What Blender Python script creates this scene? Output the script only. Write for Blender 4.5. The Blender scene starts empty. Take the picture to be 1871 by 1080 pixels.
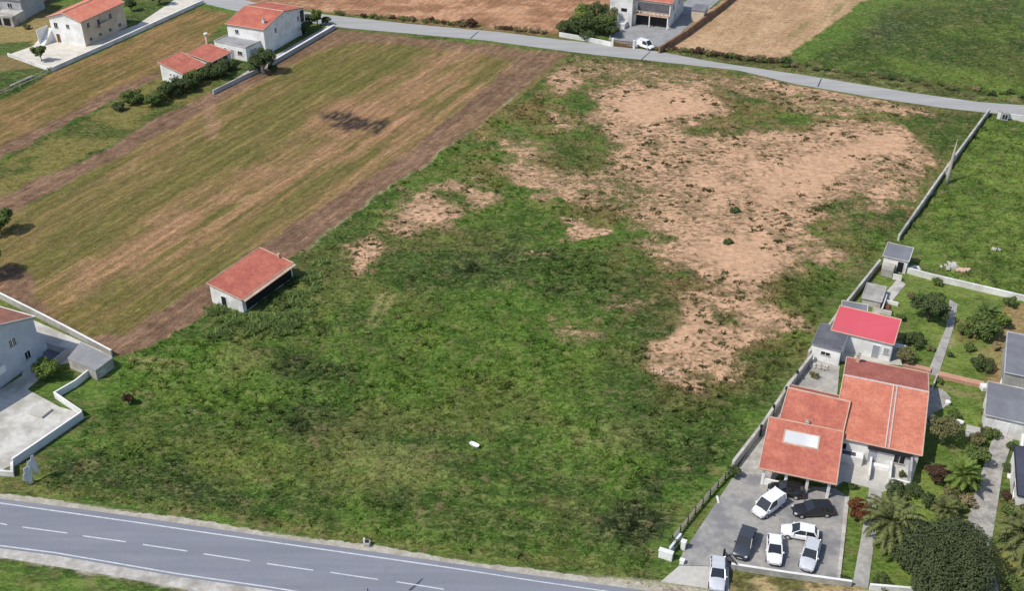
import bpy, math, random
import numpy as np
from mathutils import Vector, Matrix
R = math.radians
rnd = random.Random(7)
rng = np.random.default_rng(11)
sc = bpy.context.scene
COL = sc.collection

# ---------------------------------------------------------------- camera, sky, sun, exposure
F_PX, TILT, CAM_H = 2000.0, R(33), 87.8
cam_d = bpy.data.cameras.new('camera'); cam = bpy.data.objects.new('camera', cam_d); COL.objects.link(cam)
cam.location = (0, 0, CAM_H); cam.rotation_euler = (R(90) - TILT, 0, 0)
cam_d.sensor_width = 36; cam_d.lens = F_PX / 1871 * 36
cam_d.clip_start = 1; cam_d.clip_end = 5000
sc.camera = cam
SUN_EL, SUN_AZ = R(52), math.atan2(-0.42, -0.9)        # the sun stands to the left and a little towards the camera
world = bpy.data.worlds.new('World'); sc.world = world; world.use_nodes = True
wn = world.node_tree.nodes; wl = world.node_tree.links
sky = wn.new('ShaderNodeTexSky'); sky.sky_type = 'NISHITA'; sky.sun_disc = False
sky.sun_elevation = SUN_EL; sky.sun_rotation = math.atan2(math.cos(SUN_AZ), math.sin(SUN_AZ))
wl.new(sky.outputs[0], wn['Background'].inputs[0]); wn['Background'].inputs[1].default_value = 0.125
sun_d = bpy.data.lights.new('sun', 'SUN'); sun_d.energy = 3.4; sun_d.angle = R(0.5); sun_d.color = (1, .95, .87)
sun = bpy.data.objects.new('sun', sun_d); COL.objects.link(sun)
sdir = Vector((math.cos(SUN_AZ) * math.cos(SUN_EL), math.sin(SUN_AZ) * math.cos(SUN_EL), math.sin(SUN_EL)))
sun.rotation_euler = sdir.to_track_quat('Z', 'Y').to_euler(); sun.location = (-60, 60, 120)
sc.view_settings.view_transform = 'Standard'; sc.view_settings.look = 'None'
sc.view_settings.exposure = 0.28; sc.view_settings.gamma = 1

# ---------------------------------------------------------------- survey: photo reading -> place on the ground
def G(x, y, z=0.0):
    v = y - 540
    r = (x - 935.5, F_PX * math.cos(TILT) - v * math.sin(TILT), -F_PX * math.sin(TILT) - v * math.cos(TILT))
    t = (z - CAM_H) / r[2]
    return Vector((r[0] * t, r[1] * t, z))
def P2(x, y, z=0.0):
    g = G(x, y, z); return (g.x, g.y)
def lin(r, g, b):
    f = lambda c: ((c / 255 + .055) / 1.055) ** 2.4 if c / 255 > .04045 else c / 255 / 12.92
    return (f(r), f(g), f(b))

# ---------------------------------------------------------------- numpy noise
def _hash(ix, iy, seed):
    h = (ix.astype(np.int64) * 374761393 + iy.astype(np.int64) * 668265263 + seed * 1442695041) & 0xffffffff
    h = ((h ^ (h >> 13)) * 1274126177) & 0xffffffff
    return ((h ^ (h >> 16)) & 0xffff) / 65535.0
def vnoise(x, y, seed):
    ix = np.floor(x); iy = np.floor(y); fx = x - ix; fy = y - iy
    fx = fx * fx * fx * (fx * (fx * 6 - 15) + 10); fy = fy * fy * fy * (fy * (fy * 6 - 15) + 10)
    a = _hash(ix, iy, seed); b = _hash(ix + 1, iy, seed); c = _hash(ix, iy + 1, seed); d = _hash(ix + 1, iy + 1, seed)
    return (a * (1 - fx) + b * fx) * (1 - fy) + (c * (1 - fx) + d * fx) * fy
def fbm(x, y, seed, scale, octaves=4, gain=.55, rot=.6):
    s = 0; a = 1; t = 0; c, q = math.cos(rot), math.sin(rot); X = x / scale; Y = y / scale
    for k in range(octaves):
        s = s + a * vnoise(X, Y, seed + k * 17); t += a; a *= gain
        X, Y = (X * c - Y * q) * 2.03 + 5.1, (X * q + Y * c) * 2.03 + 1.7
    return s / t
def sstep(a, b, x):
    t = np.clip((x - a) / (b - a), 0, 1); return t * t * (3 - 2 * t)
def sdist(X, Y, poly):
    """signed distance (metres, positive inside) to a polygon"""
    p = np.array(poly); d2 = np.full(X.shape, 1e9); ins = np.zeros(X.shape, bool); n = len(p)
    for i in range(n):
        x0, y0 = p[i]; x1, y1 = p[(i + 1) % n]; ex, ey = x1 - x0, y1 - y0
        L = ex * ex + ey * ey + 1e-9
        t = np.clip(((X - x0) * ex + (Y - y0) * ey) / L, 0, 1)
        d2 = np.minimum(d2, (X - x0 - t * ex) ** 2 + (Y - y0 - t * ey) ** 2)
        if y0 != y1:
            c = (y0 > Y) != (y1 > Y)
            ins ^= c & (X < (x1 - x0) * (Y - y0) / (y1 - y0) + x0)
    return np.where(ins, 1, -1) * np.sqrt(d2)
def wp(pts): return [P2(*p) for p in pts]

# ---------------------------------------------------------------- tags, parts, mesh builder
def tag(o, label=None, cat=None, group=None, kind=None):
    if label: o['label'] = label
    if cat: o['category'] = cat
    if group: o['group'] = group
    if kind: o['kind'] = kind
    return o
def thing(name, label, cat, loc=(0, 0, 0), rz=0.0, group=None):
    o = bpy.data.objects.new(name, None); COL.objects.link(o); o.location = loc; o.rotation_euler = (0, 0, rz)
    o.empty_display_size = .3
    return tag(o, label, cat, group)
def copy_tree(o, parent=None):
    c = o.copy(); COL.objects.link(c)
    if parent: c.parent = parent
    for ch in list(o.children): copy_tree(ch, c)
    return c
class MB:
    def __init__(s): s.v = []; s.f = []; s.smooth = False
    def poly(s, pts): n = len(s.v); s.v += [tuple(p) for p in pts]; s.f.append(tuple(range(n, n + len(pts)))); return s
    def box(s, x0, x1, y0, y1, z0, z1, M=None):
        n = len(s.v); P = [(x, y, z) for z in (z0, z1) for x, y in ((x0, y0), (x1, y0), (x1, y1), (x0, y1))]
        if M: P = [tuple(M @ Vector(p)) for p in P]
        s.v += P
        s.f += [tuple(n + i for i in q) for q in ((3, 2, 1, 0), (4, 5, 6, 7), (0, 1, 5, 4), (1, 2, 6, 5), (2, 3, 7, 6), (3, 0, 4, 7))]
        return s
    def prism(s, pts, z0, z1):
        """extrude an xy polygon"""
        a = sum(pts[i][0] * pts[(i + 1) % len(pts)][1] - pts[(i + 1) % len(pts)][0] * pts[i][1] for i in range(len(pts)))
        if a < 0: pts = pts[::-1]
        n = len(s.v); k = len(pts); s.v += [(p[0], p[1], z0) for p in pts] + [(p[0], p[1], z1) for p in pts]
        s.f += [tuple(n + k - 1 - i for i in range(k)), tuple(n + k + i for i in range(k))]
        s.f += [(n + i, n + (i + 1) % k, n + k + (i + 1) % k, n + k + i) for i in range(k)]
        return s
    def slab(s, q, t):
        """planar polygon q (counter-clockwise from above), thickness t downwards"""
        n = len(s.v); k = len(q); s.v += [tuple(p) for p in q] + [(p[0], p[1], p[2] - t) for p in q]
        s.f += [tuple(n + i for i in range(k)), tuple(n + 2 * k - 1 - i for i in range(k))]
        s.f += [(n + (i + 1) % k, n + i, n + k + i, n + k + (i + 1) % k) for i in range(k)]
        return s
    def tube(s, pts, rad, sides=8, caps=True):
        pts = [Vector(p) for p in pts]
        if not hasattr(rad, '__len__'): rad = [rad] * len(pts)
        n = len(s.v)
        for i, p in enumerate(pts):
            d = (pts[min(i + 1, len(pts) - 1)] - pts[max(i - 1, 0)]).normalized()
            a = d.cross(Vector((0, 0, 1))) if abs(d.z) < .95 else d.cross(Vector((1, 0, 0)))
            a.normalize(); b = d.cross(a)
            for k in range(sides):
                t = 2 * math.pi * k / sides
                s.v.append(tuple(p + (a * math.cos(t) + b * math.sin(t)) * rad[i]))
        for i in range(len(pts) - 1):
            for k in range(sides):
                s.f.append((n + i * sides + k, n + i * sides + (k + 1) % sides, n + (i + 1) * sides + (k + 1) % sides, n + (i + 1) * sides + k))
        if caps:
            s.f.append(tuple(n + k for k in range(sides))[::-1]); s.f.append(tuple(n + (len(pts) - 1) * sides + k for k in range(sides)))
        return s
    def build(s, name, mat, parent=None, bevel=0, smooth=None, loc=None):
        me = bpy.data.meshes.new(name); me.from_pydata(s.v, [], s.f); me.materials.append(mat); me.update()
        if smooth if smooth is not None else s.smooth:
            me.polygons.foreach_set('use_smooth', [True] * len(me.polygons))
        o = bpy.data.objects.new(name, me); COL.objects.link(o)
        if parent: o.parent = parent
        if loc: o.location = loc
        if bevel:
            b = o.modifiers.new('b', 'BEVEL'); b.width = bevel; b.segments = 2; b.limit_method = 'ANGLE'
        return o

# ---------------------------------------------------------------- materials
def nodes(name, rough=.8, spec=.3):
    m = bpy.data.materials.new(name); m.use_nodes = True; n = m.node_tree.nodes; l = m.node_tree.links
    b = n['Principled BSDF']; b.inputs['Roughness'].default_value = rough; b.inputs['Specular IOR Level'].default_value = spec
    return m, n, l, b
def N(n, l, typ, **kw):
    o = n.new(typ)
    for k, v in kw.items():
        if k.startswith('i_'):
            key = k[2:].replace('_', ' ')
            if hasattr(v, 'is_linked') or isinstance(v, bpy.types.NodeSocket): l.new(v, o.inputs[key])
            else: o.inputs[key].default_value = v
        else: setattr(o, k, v)
    return o
def mixc(n, l, fac, a, b, mode='MIX'):
    o = n.new('ShaderNodeMix'); o.data_type = 'RGBA'; o.blend_type = mode; o.clamp_result = False
    for sock, v in ((o.inputs[0], fac), (o.inputs[6], a), (o.inputs[7], b)):
        if isinstance(v, bpy.types.NodeSocket): l.new(v, sock)
        elif isinstance(v, (int, float)): sock.default_value = v
        else: sock.default_value = (*v, 1)
    return o.outputs[2]
def ramp(n, l, src, stops):
    o = n.new('ShaderNodeValToRGB'); l.new(src, o.inputs[0]); e = o.color_ramp.elements
    while len(e) < len(stops): e.new(.5)
    for k, (p, c) in enumerate(stops): e[k].position = p; e[k].color = (c, c, c, 1) if isinstance(c, (int, float)) else (*c, 1)
    return o.outputs[0]
def noise(n, l, vec, scale, detail=4, rough=.6):
    o = n.new('ShaderNodeTexNoise'); o.inputs['Scale'].default_value = scale; o.inputs['Detail'].default_value = detail; o.inputs['Roughness'].default_value = rough
    if vec is not None: l.new(vec, o.inputs['Vector'])
    return o.outputs['Fac']
def coords(n, l, scale=(1, 1, 1), which='Object'):
    t = n.new('ShaderNodeTexCoord'); m = n.new('ShaderNodeMapping'); m.inputs['Scale'].default_value = scale
    l.new(t.outputs[which], m.inputs['Vector']); return m.outputs[0]
def bump(n, l, b, h, strength, dist):
    o = n.new('ShaderNodeBump'); o.inputs['Strength'].default_value = strength; o.inputs['Distance'].default_value = dist
    l.new(h, o.inputs['Height']); l.new(o.outputs[0], b.inputs['Normal'])
def mottled(name, c, var=.25, scale=1.5, rough=.85, stain=None, stain_amt=.5, spec=.3, bumpd=.01, detail=6):
    """plain coat with weathering: fine mottling and larger stains"""
    m, n, l, b = nodes(name, rough, spec); v = coords(n, l)
    f = noise(n, l, v, scale, detail, .65); g = noise(n, l, v, scale * .23, 3, .6)
    k = ramp(n, l, f, [(.25, 1 - var), (.75, 1 + var * .6)])
    col = mixc(n, l, 1.0, c, k, 'MULTIPLY')
    if stain:
        s = ramp(n, l, g, [(.42, 0.), (.62, stain_amt)]); col = mixc(n, l, s, col, stain)
    l.new(col, b.inputs['Base Color']); bump(n, l, b, f, .4, bumpd)
    return m
def leafmat(name, dark, light, trans=.25):
    m, n, l, b = nodes(name, .75, .12)
    g = n.new('ShaderNodeNewGeometry'); v = coords(n, l); f = noise(n, l, v, .9, 2)
    mx = n.new('ShaderNodeMath'); mx.operation = 'ADD'; l.new(g.outputs['Random Per Island'], mx.inputs[0]); l.new(f, mx.inputs[1])
    k = ramp(n, l, mx.outputs[0], [(.5, 0.), (1.35, 1.)])
    c = mixc(n, l, k, dark, light); l.new(c, b.inputs['Base Color'])
    tr = n.new('ShaderNodeBsdfTranslucent'); l.new(c, tr.inputs[0]); ms = n.new('ShaderNodeMixShader'); ms.inputs[0].default_value = trans
    l.new(b.outputs[0], ms.inputs[1]); l.new(tr.outputs[0], ms.inputs[2]); l.new(ms.outputs[0], n['Material Output'].inputs[0])
    return m
def tiles(name, c1, c2, axis, pale=.0, pitch=.24):
    """clay roof tiles: ribs that run down the slope, courses across, weathered patches"""
    m, n, l, b = nodes(name, .85, .2); v = coords(n, l)
    sep = n.new('ShaderNodeSeparateXYZ'); l.new(v, sep.inputs[0]); a = sep.outputs[axis]; q = sep.outputs[1 - axis]
    def saw(src, per):
        o = n.new('ShaderNodeMath'); o.operation = 'MULTIPLY'; l.new(src, o.inputs[0]); o.inputs[1].default_value = 2 * math.pi / per
        s = n.new('ShaderNodeMath'); s.operation = 'SINE'; l.new(o.outputs[0], s.inputs[0]); return s.outputs[0]
    rib = saw(a, pitch); crs = saw(q, .42)
    f = noise(n, l, v, 2.2, 6, .7); g = noise(n, l, v, .45, 4, .65)
    st = noise(n, l, coords(n, l, (6, .5, 1) if axis == 0 else (.5, 6, 1)), 1.0, 3)
    col = mixc(n, l, ramp(n, l, g, [(.38, 0.), (.62, 1.)]), c1, c2)
    w = noise(n, l, v, 1.0, 5, .75); col = mixc(n, l, ramp(n, l, w, [(.58, 0.), (.72, .45)]), col, tuple(x * .55 + .03 for x in c1))
    col = mixc(n, l, 1.0, col, ramp(n, l, f, [(.25, .68), (.78, 1.22)]), 'MULTIPLY')
    col = mixc(n, l, ramp(n, l, st, [(.5, 0.), (.8, .22)]), col, tuple(x * .5 for x in c1))
    l.new(col, b.inputs['Base Color'])
    ad = n.new('ShaderNodeMath'); ad.operation = 'MULTIPLY_ADD'; l.new(crs, ad.inputs[0]); ad.inputs[1].default_value = .3; l.new(rib, ad.inputs[2])
    bump(n, l, b, ad.outputs[0], .3, .02)
    return m
M = {}
M['white'] = mottled('white_render', (.76, .75, .72), .14, 1.6, .8, (.40, .385, .35), .6)
M['white_clean'] = mottled('clean_white_render', (.80, .79, .77), .1, 1.8, .8, (.48, .47, .44), .5)
M['cream'] = mottled('cream_render', (.60, .50, .38), .12, 1.5, .85, (.36, .28, .2), .5)
M['greywall'] = mottled('grey_render', (.42, .42, .43), .15, 1.2, .85, (.26, .26, .27), .5)
M['grey_or_shaded'] = mottled('pale_grey_or_shaded_white', (.62, .63, .66), .1, .8, .85, (.40, .42, .48), .6)  # on the apartment house the bluish tint is shade painted over white
M['concrete'] = mottled('old_concrete', (.40, .385, .35), .28, 2.0, .9, (.20, .19, .17), .6)
M['concrete_pale'] = mottled('pale_concrete', (.50, .475, .43), .3, 1.6, .9, (.24, .22, .19), .8)
M['yard_grey'] = mottled('stained_pale_yard', (.56, .545, .50), .2, 1.4, .9, (.33, .31, .27), .85)
M['yard_white'] = mottled('pale_paving', (.62, .58, .50), .15, 2.6, .85, (.42, .38, .32), .5)
M['parking'] = mottled('worn_grey_paving', (.33, .315, .29), .24, 1.6, .9, (.18, .18, .185), .85)
M['drive'] = mottled('stained_concrete_drive', (.40, .38, .34), .35, 3.0, .9, (.19, .18, .16), .7)
M['apron'] = mottled('pale_concrete_apron', (.50, .48, .43), .2, 1.6, .9, (.35, .33, .3), .5)
M['flatroof'] = mottled('grey_flat_roof', (.30, .30, .30), .2, 1.5, .9, (.19, .19, .2), .6)
M['slate'] = mottled('dark_sheet_roof', (.105, .105, .12), .3, 2.0, .7, (.17, .17, .18), .5)
M['greysheet'] = mottled('grey_sheet_roof', (.19, .195, .215), .16, 1.2, .7, (.13, .13, .145), .6)
M['navysheet'] = mottled('dark_blue_sheet_roof', (.055, .058, .085), .2, 1.2, .6, (.08, .08, .11), .5)
M['brick'] = mottled('brown_block_wall', (.22, .115, .07), .35, 3.0, .9, (.30, .2, .13), .6)
M['terracotta'] = mottled('terracotta_capping', (.52, .29, .20), .2, 3.0, .9, (.38, .2, .14), .5)
M['redmetal'] = mottled('red_painted_sheet', (.58, .095, .12), .06, 1.0, .55, (.52, .075, .09), .4, .4)
M['tile_red_x'] = tiles('red_clay_tiles', (.40, .115, .085), (.50, .165, .11), 0)
M['tile_red_y'] = tiles('red_clay_tiles_turned', (.40, .115, .085), (.50, .165, .11), 1)
M['tile_or_x'] = tiles('orange_clay_tiles', (.50, .165, .105), (.60, .225, .145), 0)
M['tile_or_y'] = tiles('orange_clay_tiles_turned', (.60, .20, .13), (.68, .25, .165), 1)
M['tile_mid_x'] = tiles('mid_red_clay_tiles', (.42, .13, .09), (.54, .185, .125), 0)
M['tile_brown_x'] = tiles('brown_red_clay_tiles', (.33, .11, .085), (.42, .145, .11), 0)
M['tile_old_x'] = tiles('old_brown_clay_tiles', (.26, .12, .085), (.36, .16, .11), 0)
M['verge'] = mottled('pale_mortar_edge', (.55, .38, .28), .2, 3.0, .9, (.35, .22, .16), .5)
M['mortar'] = mottled('pale_grey_mortar', (.52, .46, .42), .2, 3.0, .9)
M['dark'] = mottled('dark_opening_and_shade', (.018, .018, .02), .2, 2.0, .5)  # black for doorways and openings, also for the barn's painted eave shade
M['shutter'] = mottled('grey_shutter', (.30, .31, .35), .1, 2.0, .6)
M['bark'] = mottled('bark', (.12, .09, .065), .35, 5.0, .95)
M['pale_bark'] = mottled('pale_bark', (.36, .33, .28), .35, 4.0, .95)
M['rust'] = mottled('rusty_metal', (.16, .07, .04), .35, 4.0, .8)
M['wood'] = mottled('weathered_timber', (.34, .30, .25), .35, 4.0, .9, (.2, .17, .14), .5)
M['white_mark'] = mottled('worn_white_road_paint', (.58, .59, .62), .3, 6.0, .8, (.36, .37, .40), .5)
M['tyre'] = mottled('tyre_rubber', (.02, .02, .02), .2, 8, .9)
M['rim'] = mottled('alloy_rim', (.45, .45, .47), .2, 8, .4, spec=.5)
M['plastic'] = mottled('black_trim', (.025, .025, .028), .15, 8, .6)
def glass():
    m, n, l, b = nodes('dark_glass', .08, .6); b.inputs['Base Color'].default_value = (.022, .025, .03, 1); return m
M['glass'] = glass()
def paint(name, c, metal=0.):
    m, n, l, b = nodes(name, .3, .5); f = noise(n, l, coords(n, l), 1.2, 3)
    l.new(mixc(n, l, 1., c, ramp(n, l, f, [(.3, .9), (.7, 1.06)]), 'MULTIPLY'), b.inputs['Base Color'])
    b.inputs['Metallic'].default_value = metal; b.inputs['Coat Weight'].default_value = .5; b.inputs['Coat Roughness'].default_value = .08; return m
M['p_white'] = paint('white_car_paint', (.78, .78, .77)); M['p_silver'] = paint('silver_car_paint', (.60, .61, .64), .15)
M['p_black'] = paint('black_car_paint', (.018, .017, .017)); M['p_grey'] = paint('dark_grey_car_paint', (.06, .065, .08), .2)
M['lamp_clear'] = mottled('clear_lamp', (.5, .52, .55), .1, 8, .15, spec=.6); M['lamp_red'] = mottled('red_lamp', (.35, .02, .02), .1, 8, .2, spec=.6)
M['plate'] = mottled('number_plate', (.6, .6, .58), .05, 8, .4)
M['leaf_dark'] = leafmat('dark_green_leaves', (.03, .048, .02), (.10, .135, .05))
M['leaf_mid'] = leafmat('mid_green_leaves', (.042, .07, .02), (.14, .19, .055))
M['leaf_light'] = leafmat('light_green_leaves', (.06, .10, .02), (.19, .26, .06))
M['leaf_huge'] = leafmat('dull_dark_leaves', (.038, .052, .026), (.078, .095, .042), .12)
M['leaf_olive'] = leafmat('olive_leaves', (.07, .075, .03), (.20, .19, .085))
M['leaf_rust'] = leafmat('rust_brown_leaves', (.05, .022, .014), (.17, .065, .03))
M['leaf_brown'] = leafmat('dark_brown_leaves', (.035, .025, .018), (.11, .06, .04))
M['leaf_palm'] = leafmat('palm_fronds', (.03, .042, .016), (.155, .17, .06), .15)
M['leaf_dry'] = leafmat('dry_weeds', (.13, .10, .05), (.34, .27, .15), .2)

# ================================================================ THE GROUND
def field_mesh():
    xs = np.concatenate([np.array([-900, -500, -300, -220, -180]), np.arange(-160, -70, .5), np.arange(-70, 75, .36), np.arange(75, 160.1, .5), np.array([180, 220, 300, 500, 900])])
    ys = [-400., -100., 20., 60., 72.]; y = 76.
    while y < 300: ys.append(y); y += .33 + (y - 76) / 224 * .55
    ys += [302., 315, 340, 400, 520, 800, 1500]
    return np.meshgrid(xs, np.array(ys))
X, Y = field_mesh(); NR, NC = X.shape
# warp used to break up region edges
WX = X + (fbm(X, Y, 3, 3.0, 4) - .5) * 2.2; WY = Y + (fbm(X, Y, 5, 3.0, 4) - .5) * 2.2
n_big = fbm(X, Y, 21, 22, 3); n_mid = fbm(X * .8, Y, 31, 5.5, 4); n_sml = fbm(X * .6, Y * .9, 41, 1.6, 4); n_fin = fbm(X, Y, 51, .8, 3)
u_dir = (math.cos(R(62.5)), math.sin(R(62.5)))
S_ac = X * u_dir[1] - Y * u_dir[0]; S_al = X * u_dir[0] + Y * u_dir[1]         # across and along the ploughing direction
col = np.zeros(X.shape + (3,)); 
def C(*rgb, k=.93): return np.array(lin(*rgb)) * k
def setc(mask, c): 
    global col
    col = col * (1 - mask[..., None]) + c * mask[..., None]
def lerp(a, b, t): return a * (1 - t[..., None]) + b * t[..., None]
soil = np.zeros(X.shape); furrow = np.zeros(X.shape); rel = np.ones(X.shape); lush = np.ones(X.shape)
# --- rough green grass everywhere to begin with
n_wig = fbm(X * .55 + (n_sml - .5) * 1.6, Y * 1.25 + (n_mid - .5) * 3, 63, 1.5, 3)      # short squiggles of lodged grass
g = lerp(C(62, 90, 34), C(88, 116, 46), sstep(.32, .68, n_mid))
g = lerp(g, C(112, 128, 62), sstep(.52, .74, n_wig) * .5)
g = lerp(g, C(112, 108, 60), sstep(.56, .78, n_sml) * .35)
g = lerp(g, C(56, 70, 36), sstep(.56, .74, fbm(X, Y, 61, 7, 4)) * .5)
g = lerp(g, C(52, 64, 32), sstep(.56, .74, 1 - n_wig) * .5)
g = lerp(g, C(84, 118, 42), sstep(.45, .7, n_big) * .5)
g = lerp(g, C(50, 66, 34), sstep(.50, .66, fbm(X * .6, Y, 66, 13, 4)) * .55)
g = lerp(g, C(110, 108, 60), sstep(.56, .7, fbm(X * .7, Y, 68, 11, 4)) * .45)
col[:] = g
def inside(px, soft=.5, warp=True):
    return sstep(-soft, soft, sdist(WX if warp else X, WY if warp else Y, wp(px)))
OUT = {}
# --- mown field on the left: olive stubble in streaks along the rows
stre = fbm(S_ac * 2.2, S_al * .16, 71, 2.4, 4); stre2 = fbm(S_ac, S_al * .10, 81, 6.5, 3); fine = fbm(S_ac * 4, S_al * .5, 91, 1.6, 3)
olive = lerp(C(108, 102, 56), C(140, 114, 78), sstep(.38, .66, stre * .55 + stre2 * .45))
olive = lerp(olive, C(158, 124, 94), sstep(.56, .74, stre2 * .6 + n_mid * .4) * .8)
olive = lerp(olive, C(98, 98, 50), sstep(.5, .75, fbm(X, Y, 95, 12, 3)) * .4)
L = [(-60, 400), (0, 392), (60, 372), (240, 272), (385, 175), (480, 135), (612, 54), (1036, 97), (985, 150), (545, 460), (285, 632), (215, 657), (130, 600), (0, 545), (-80, 510)]
m = inside(L, .4); setc(m, olive); furrow = np.maximum(furrow, m); rel *= 1 - .85 * m; lush *= 1 - m
# bare brownish streaks down its middle
m = inside([(150, 480), (330, 400), (560, 290), (700, 215), (800, 140), (930, 120), (880, 175), (740, 250), (560, 330), (380, 430), (200, 510)], 4.)
setc(m * sstep(.42, .6, stre * .6 + n_mid * .4) * .7, C(162, 126, 94))
m = inside([(0, 430), (180, 350), (420, 240), (610, 75), (720, 90), (500, 270), (330, 360), (90, 520), (10, 480)], 4.)
setc(m * sstep(.45, .6, stre) * .4, C(104, 102, 52))
# strips further left
U = [(-200, 330), (-60, 215), (100, 132), (362, 12), (425, 25), (392, 60), (290, 140), (200, 172), (100, 225), (-60, 300)]
m = inside(U, .5); setc(m, lerp(C(114, 100, 58), C(142, 114, 76), sstep(.4, .65, stre * .5 + n_mid * .5))); furrow = np.maximum(furrow, m); rel *= 1 - .85 * m; lush *= 1 - m
m = inside([(-60, 330), (120, 240), (290, 140), (390, 120), (380, 170), (200, 265), (60, 335), (-60, 390)], .5)
setc(m, lerp(C(74, 84, 36), C(122, 112, 62), sstep(.4, .62, n_mid))); rel *= 1 - .7 * m; lush *= 1 - .6 * m
plough = lerp(C(112, 88, 70), C(140, 111, 90), sstep(.3, .7, fbm(X, Y, 101, 1.3, 4) * .6 + n_mid * .4))
def track(px, k=1.0, soft=.35):
    global rel, lush, furrow
    m = inside(px, soft); setc(m * k, plough); rel *= 1 - .9 * m; lush *= 1 - m; furrow = np.maximum(furrow, m); return m
track([(-60, 300), (-60, 322), (0, 290), (110, 235), (200, 186), (292, 142), (292, 130), (200, 165), (100, 220), (0, 264)])
track([(-60, 398), (0, 362), (60, 330), (180, 282), (300, 208), (385, 170), (480, 132), (470, 150), (420, 172), (330, 225), (250, 268), (120, 338), (0, 398), (-60, 432)])
mh = track([(605, 50), (1036, 97), (1000, 128), (930, 108), (860, 92), (760, 84), (690, 78), (640, 76), (560, 100), (520, 120), (470, 150), (440, 150), (560, 72)], .85, 1.2)
track([(1040, 97), (960, 98), (880, 168), (735, 285), (600, 368), (430, 480), (330, 545), (230, 610), (170, 618), (100, 575), (60, 540), (62, 500), (30, 480), (-20, 500), (-60, 530), (0, 545), (130, 600), (215, 657), (285, 632), (400, 557), (545, 458), (650, 385), (870, 232), (1000, 124)])
setc(inside([(372, 188), (390, 184), (398, 250), (378, 255)], .8) * .6, C(158, 124, 100))
for a, b in (((18, 375), (110, 332)), ((130, 325), (330, 225)), ((335, 195), (372, 172)), ((0, 380), (30, 368)), ((120, 240), (260, 160))):
    setc(inside([a, b, (b[0], b[1] + 1.6), (a[0], a[1] + 1.6)], .25) * .7 * sstep(.35, .5, n_sml), C(84, 62, 46))
for k in range(5):                                            # curved headland passes at the near end of the mown field
    o = k * 9; setc(inside([(75 + o, 520), (100 + o, 575 - o), (180, 600 - o), (270, 585 - o), (270, 587.5 - o), (180, 603 - o), (97 + o, 578 - o), (72 + o, 522)], .25) * .4, C(150, 122, 76))
# burnt patch
m = sstep(-.5, 2.5, sdist(X + (stre - .5) * 8, Y + (n_sml - .5) * 6, wp([(580, 198), (640, 200), (705, 217), (728, 238), (695, 250), (640, 243), (595, 226)])))
comb = .5 + .5 * np.sin(S_ac * 2 * math.pi / 1.25 + n_mid * 16); setc(m * np.clip(sstep(.34, .56, fine * .4 + n_sml * .42 + comb * .18) + .22, 0, 1), C(64, 52, 50)); setc(inside([(545, 200), (590, 198), (600, 206), (560, 206)], .8) * .4 * sstep(.45, .6, fine), C(80, 62, 54))
m = inside([(560, 215), (600, 180), (760, 200), (790, 225), (700, 260), (590, 240)], 4.) * (1 - m); setc(m * .5, C(160, 120, 92))
# pale kerb of dry grass along the track
for a, b in (((545, 460), (650, 384)), ((650, 384), (870, 230)), ((870, 230), (955, 160))):
    setc(inside([a, b, (b[0] + 3, b[1] + 2.), (a[0] + 4, a[1] + 2.5)], .2) * .75 * sstep(.25, .5, n_sml), C(150, 148, 116))
# --- beyond the far road
T = [(300, -60), (1160, -60), (1112, 12), (1022, 58), (1000, 66), (880, 54), (700, 34), (590, 22), (440, 0)]
tan = lerp(C(150, 108, 82), C(196, 150, 118), sstep(.35, .68, fbm(X, Y * 2, 111, 9, 4) * .6 + n_sml * .4))
m = inside(T, .6); setc(m, tan); rel *= 1 - .7 * m; lush *= 1 - m; furrow = np.maximum(furrow, m * .6)
T2 = [(1330, -10), (1420, -70), (1680, -70), (1582, 0), (1500, 58), (1424, 110), (1300, 98), (1213, 88)]
m = inside(T2, .6, True); setc(m, lerp(C(180, 144, 112), C(200, 164, 130), sstep(.35, .65, n_mid * .6 + stre * .4))); rel *= 1 - .9 * m; lush *= 1 - m; furrow = np.maximum(furrow, m * .22)
m = inside([(1560, -10), (1500, 25), (1420, 62), (1440, 70), (1530, 25), (1600, -10)], 1.2); setc(m * .6 * sstep(.4, .6, stre), C(110, 110, 56))
m = inside([(1700, -60), (1582, 0), (1500, 60), (1426, 110), (1470, 112), (1560, 60), (1660, -10), (1740, -60)], .8); setc(m * .8, lerp(C(74, 104, 40), C(92, 120, 50), n_mid)); lush *= 1 - .5 * m
setc(inside([(1500, 110), (1600, 60), (1700, -60), (2000, -60), (2000, 160), (1871, 160)], 4.) * .4, C(60, 78, 38))
setc(inside([(1560, 60), (1620, 20), (1690, 30), (1660, 70), (1600, 85)], 5.) * .45 * sstep(.35, .6, n_mid), C(70, 78, 66))
m = inside([(1600, 95), (1871, 150), (1871, 175), (1640, 135)], 3.); setc(m * .5, C(104, 126, 52))
# brown verge along the far side of the far road
m = inside([(600, 22), (700, 30), (880, 42), (900, 52), (1030, 62), (1120, 74), (1120, 82), (900, 56), (700, 38)], .8); setc(m * .8, lerp(C(120, 96, 66), C(96, 92, 50), n_mid))
m = inside([(1200, 86), (1420, 108), (1600, 140), (1760, 170), (1871, 182), (1871, 190), (1640, 163), (1300, 110), (1200, 98)], .8); setc(m * .75, lerp(C(74, 72, 44), C(120, 116, 78), sstep(.4, .65, n_sml)))
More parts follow.
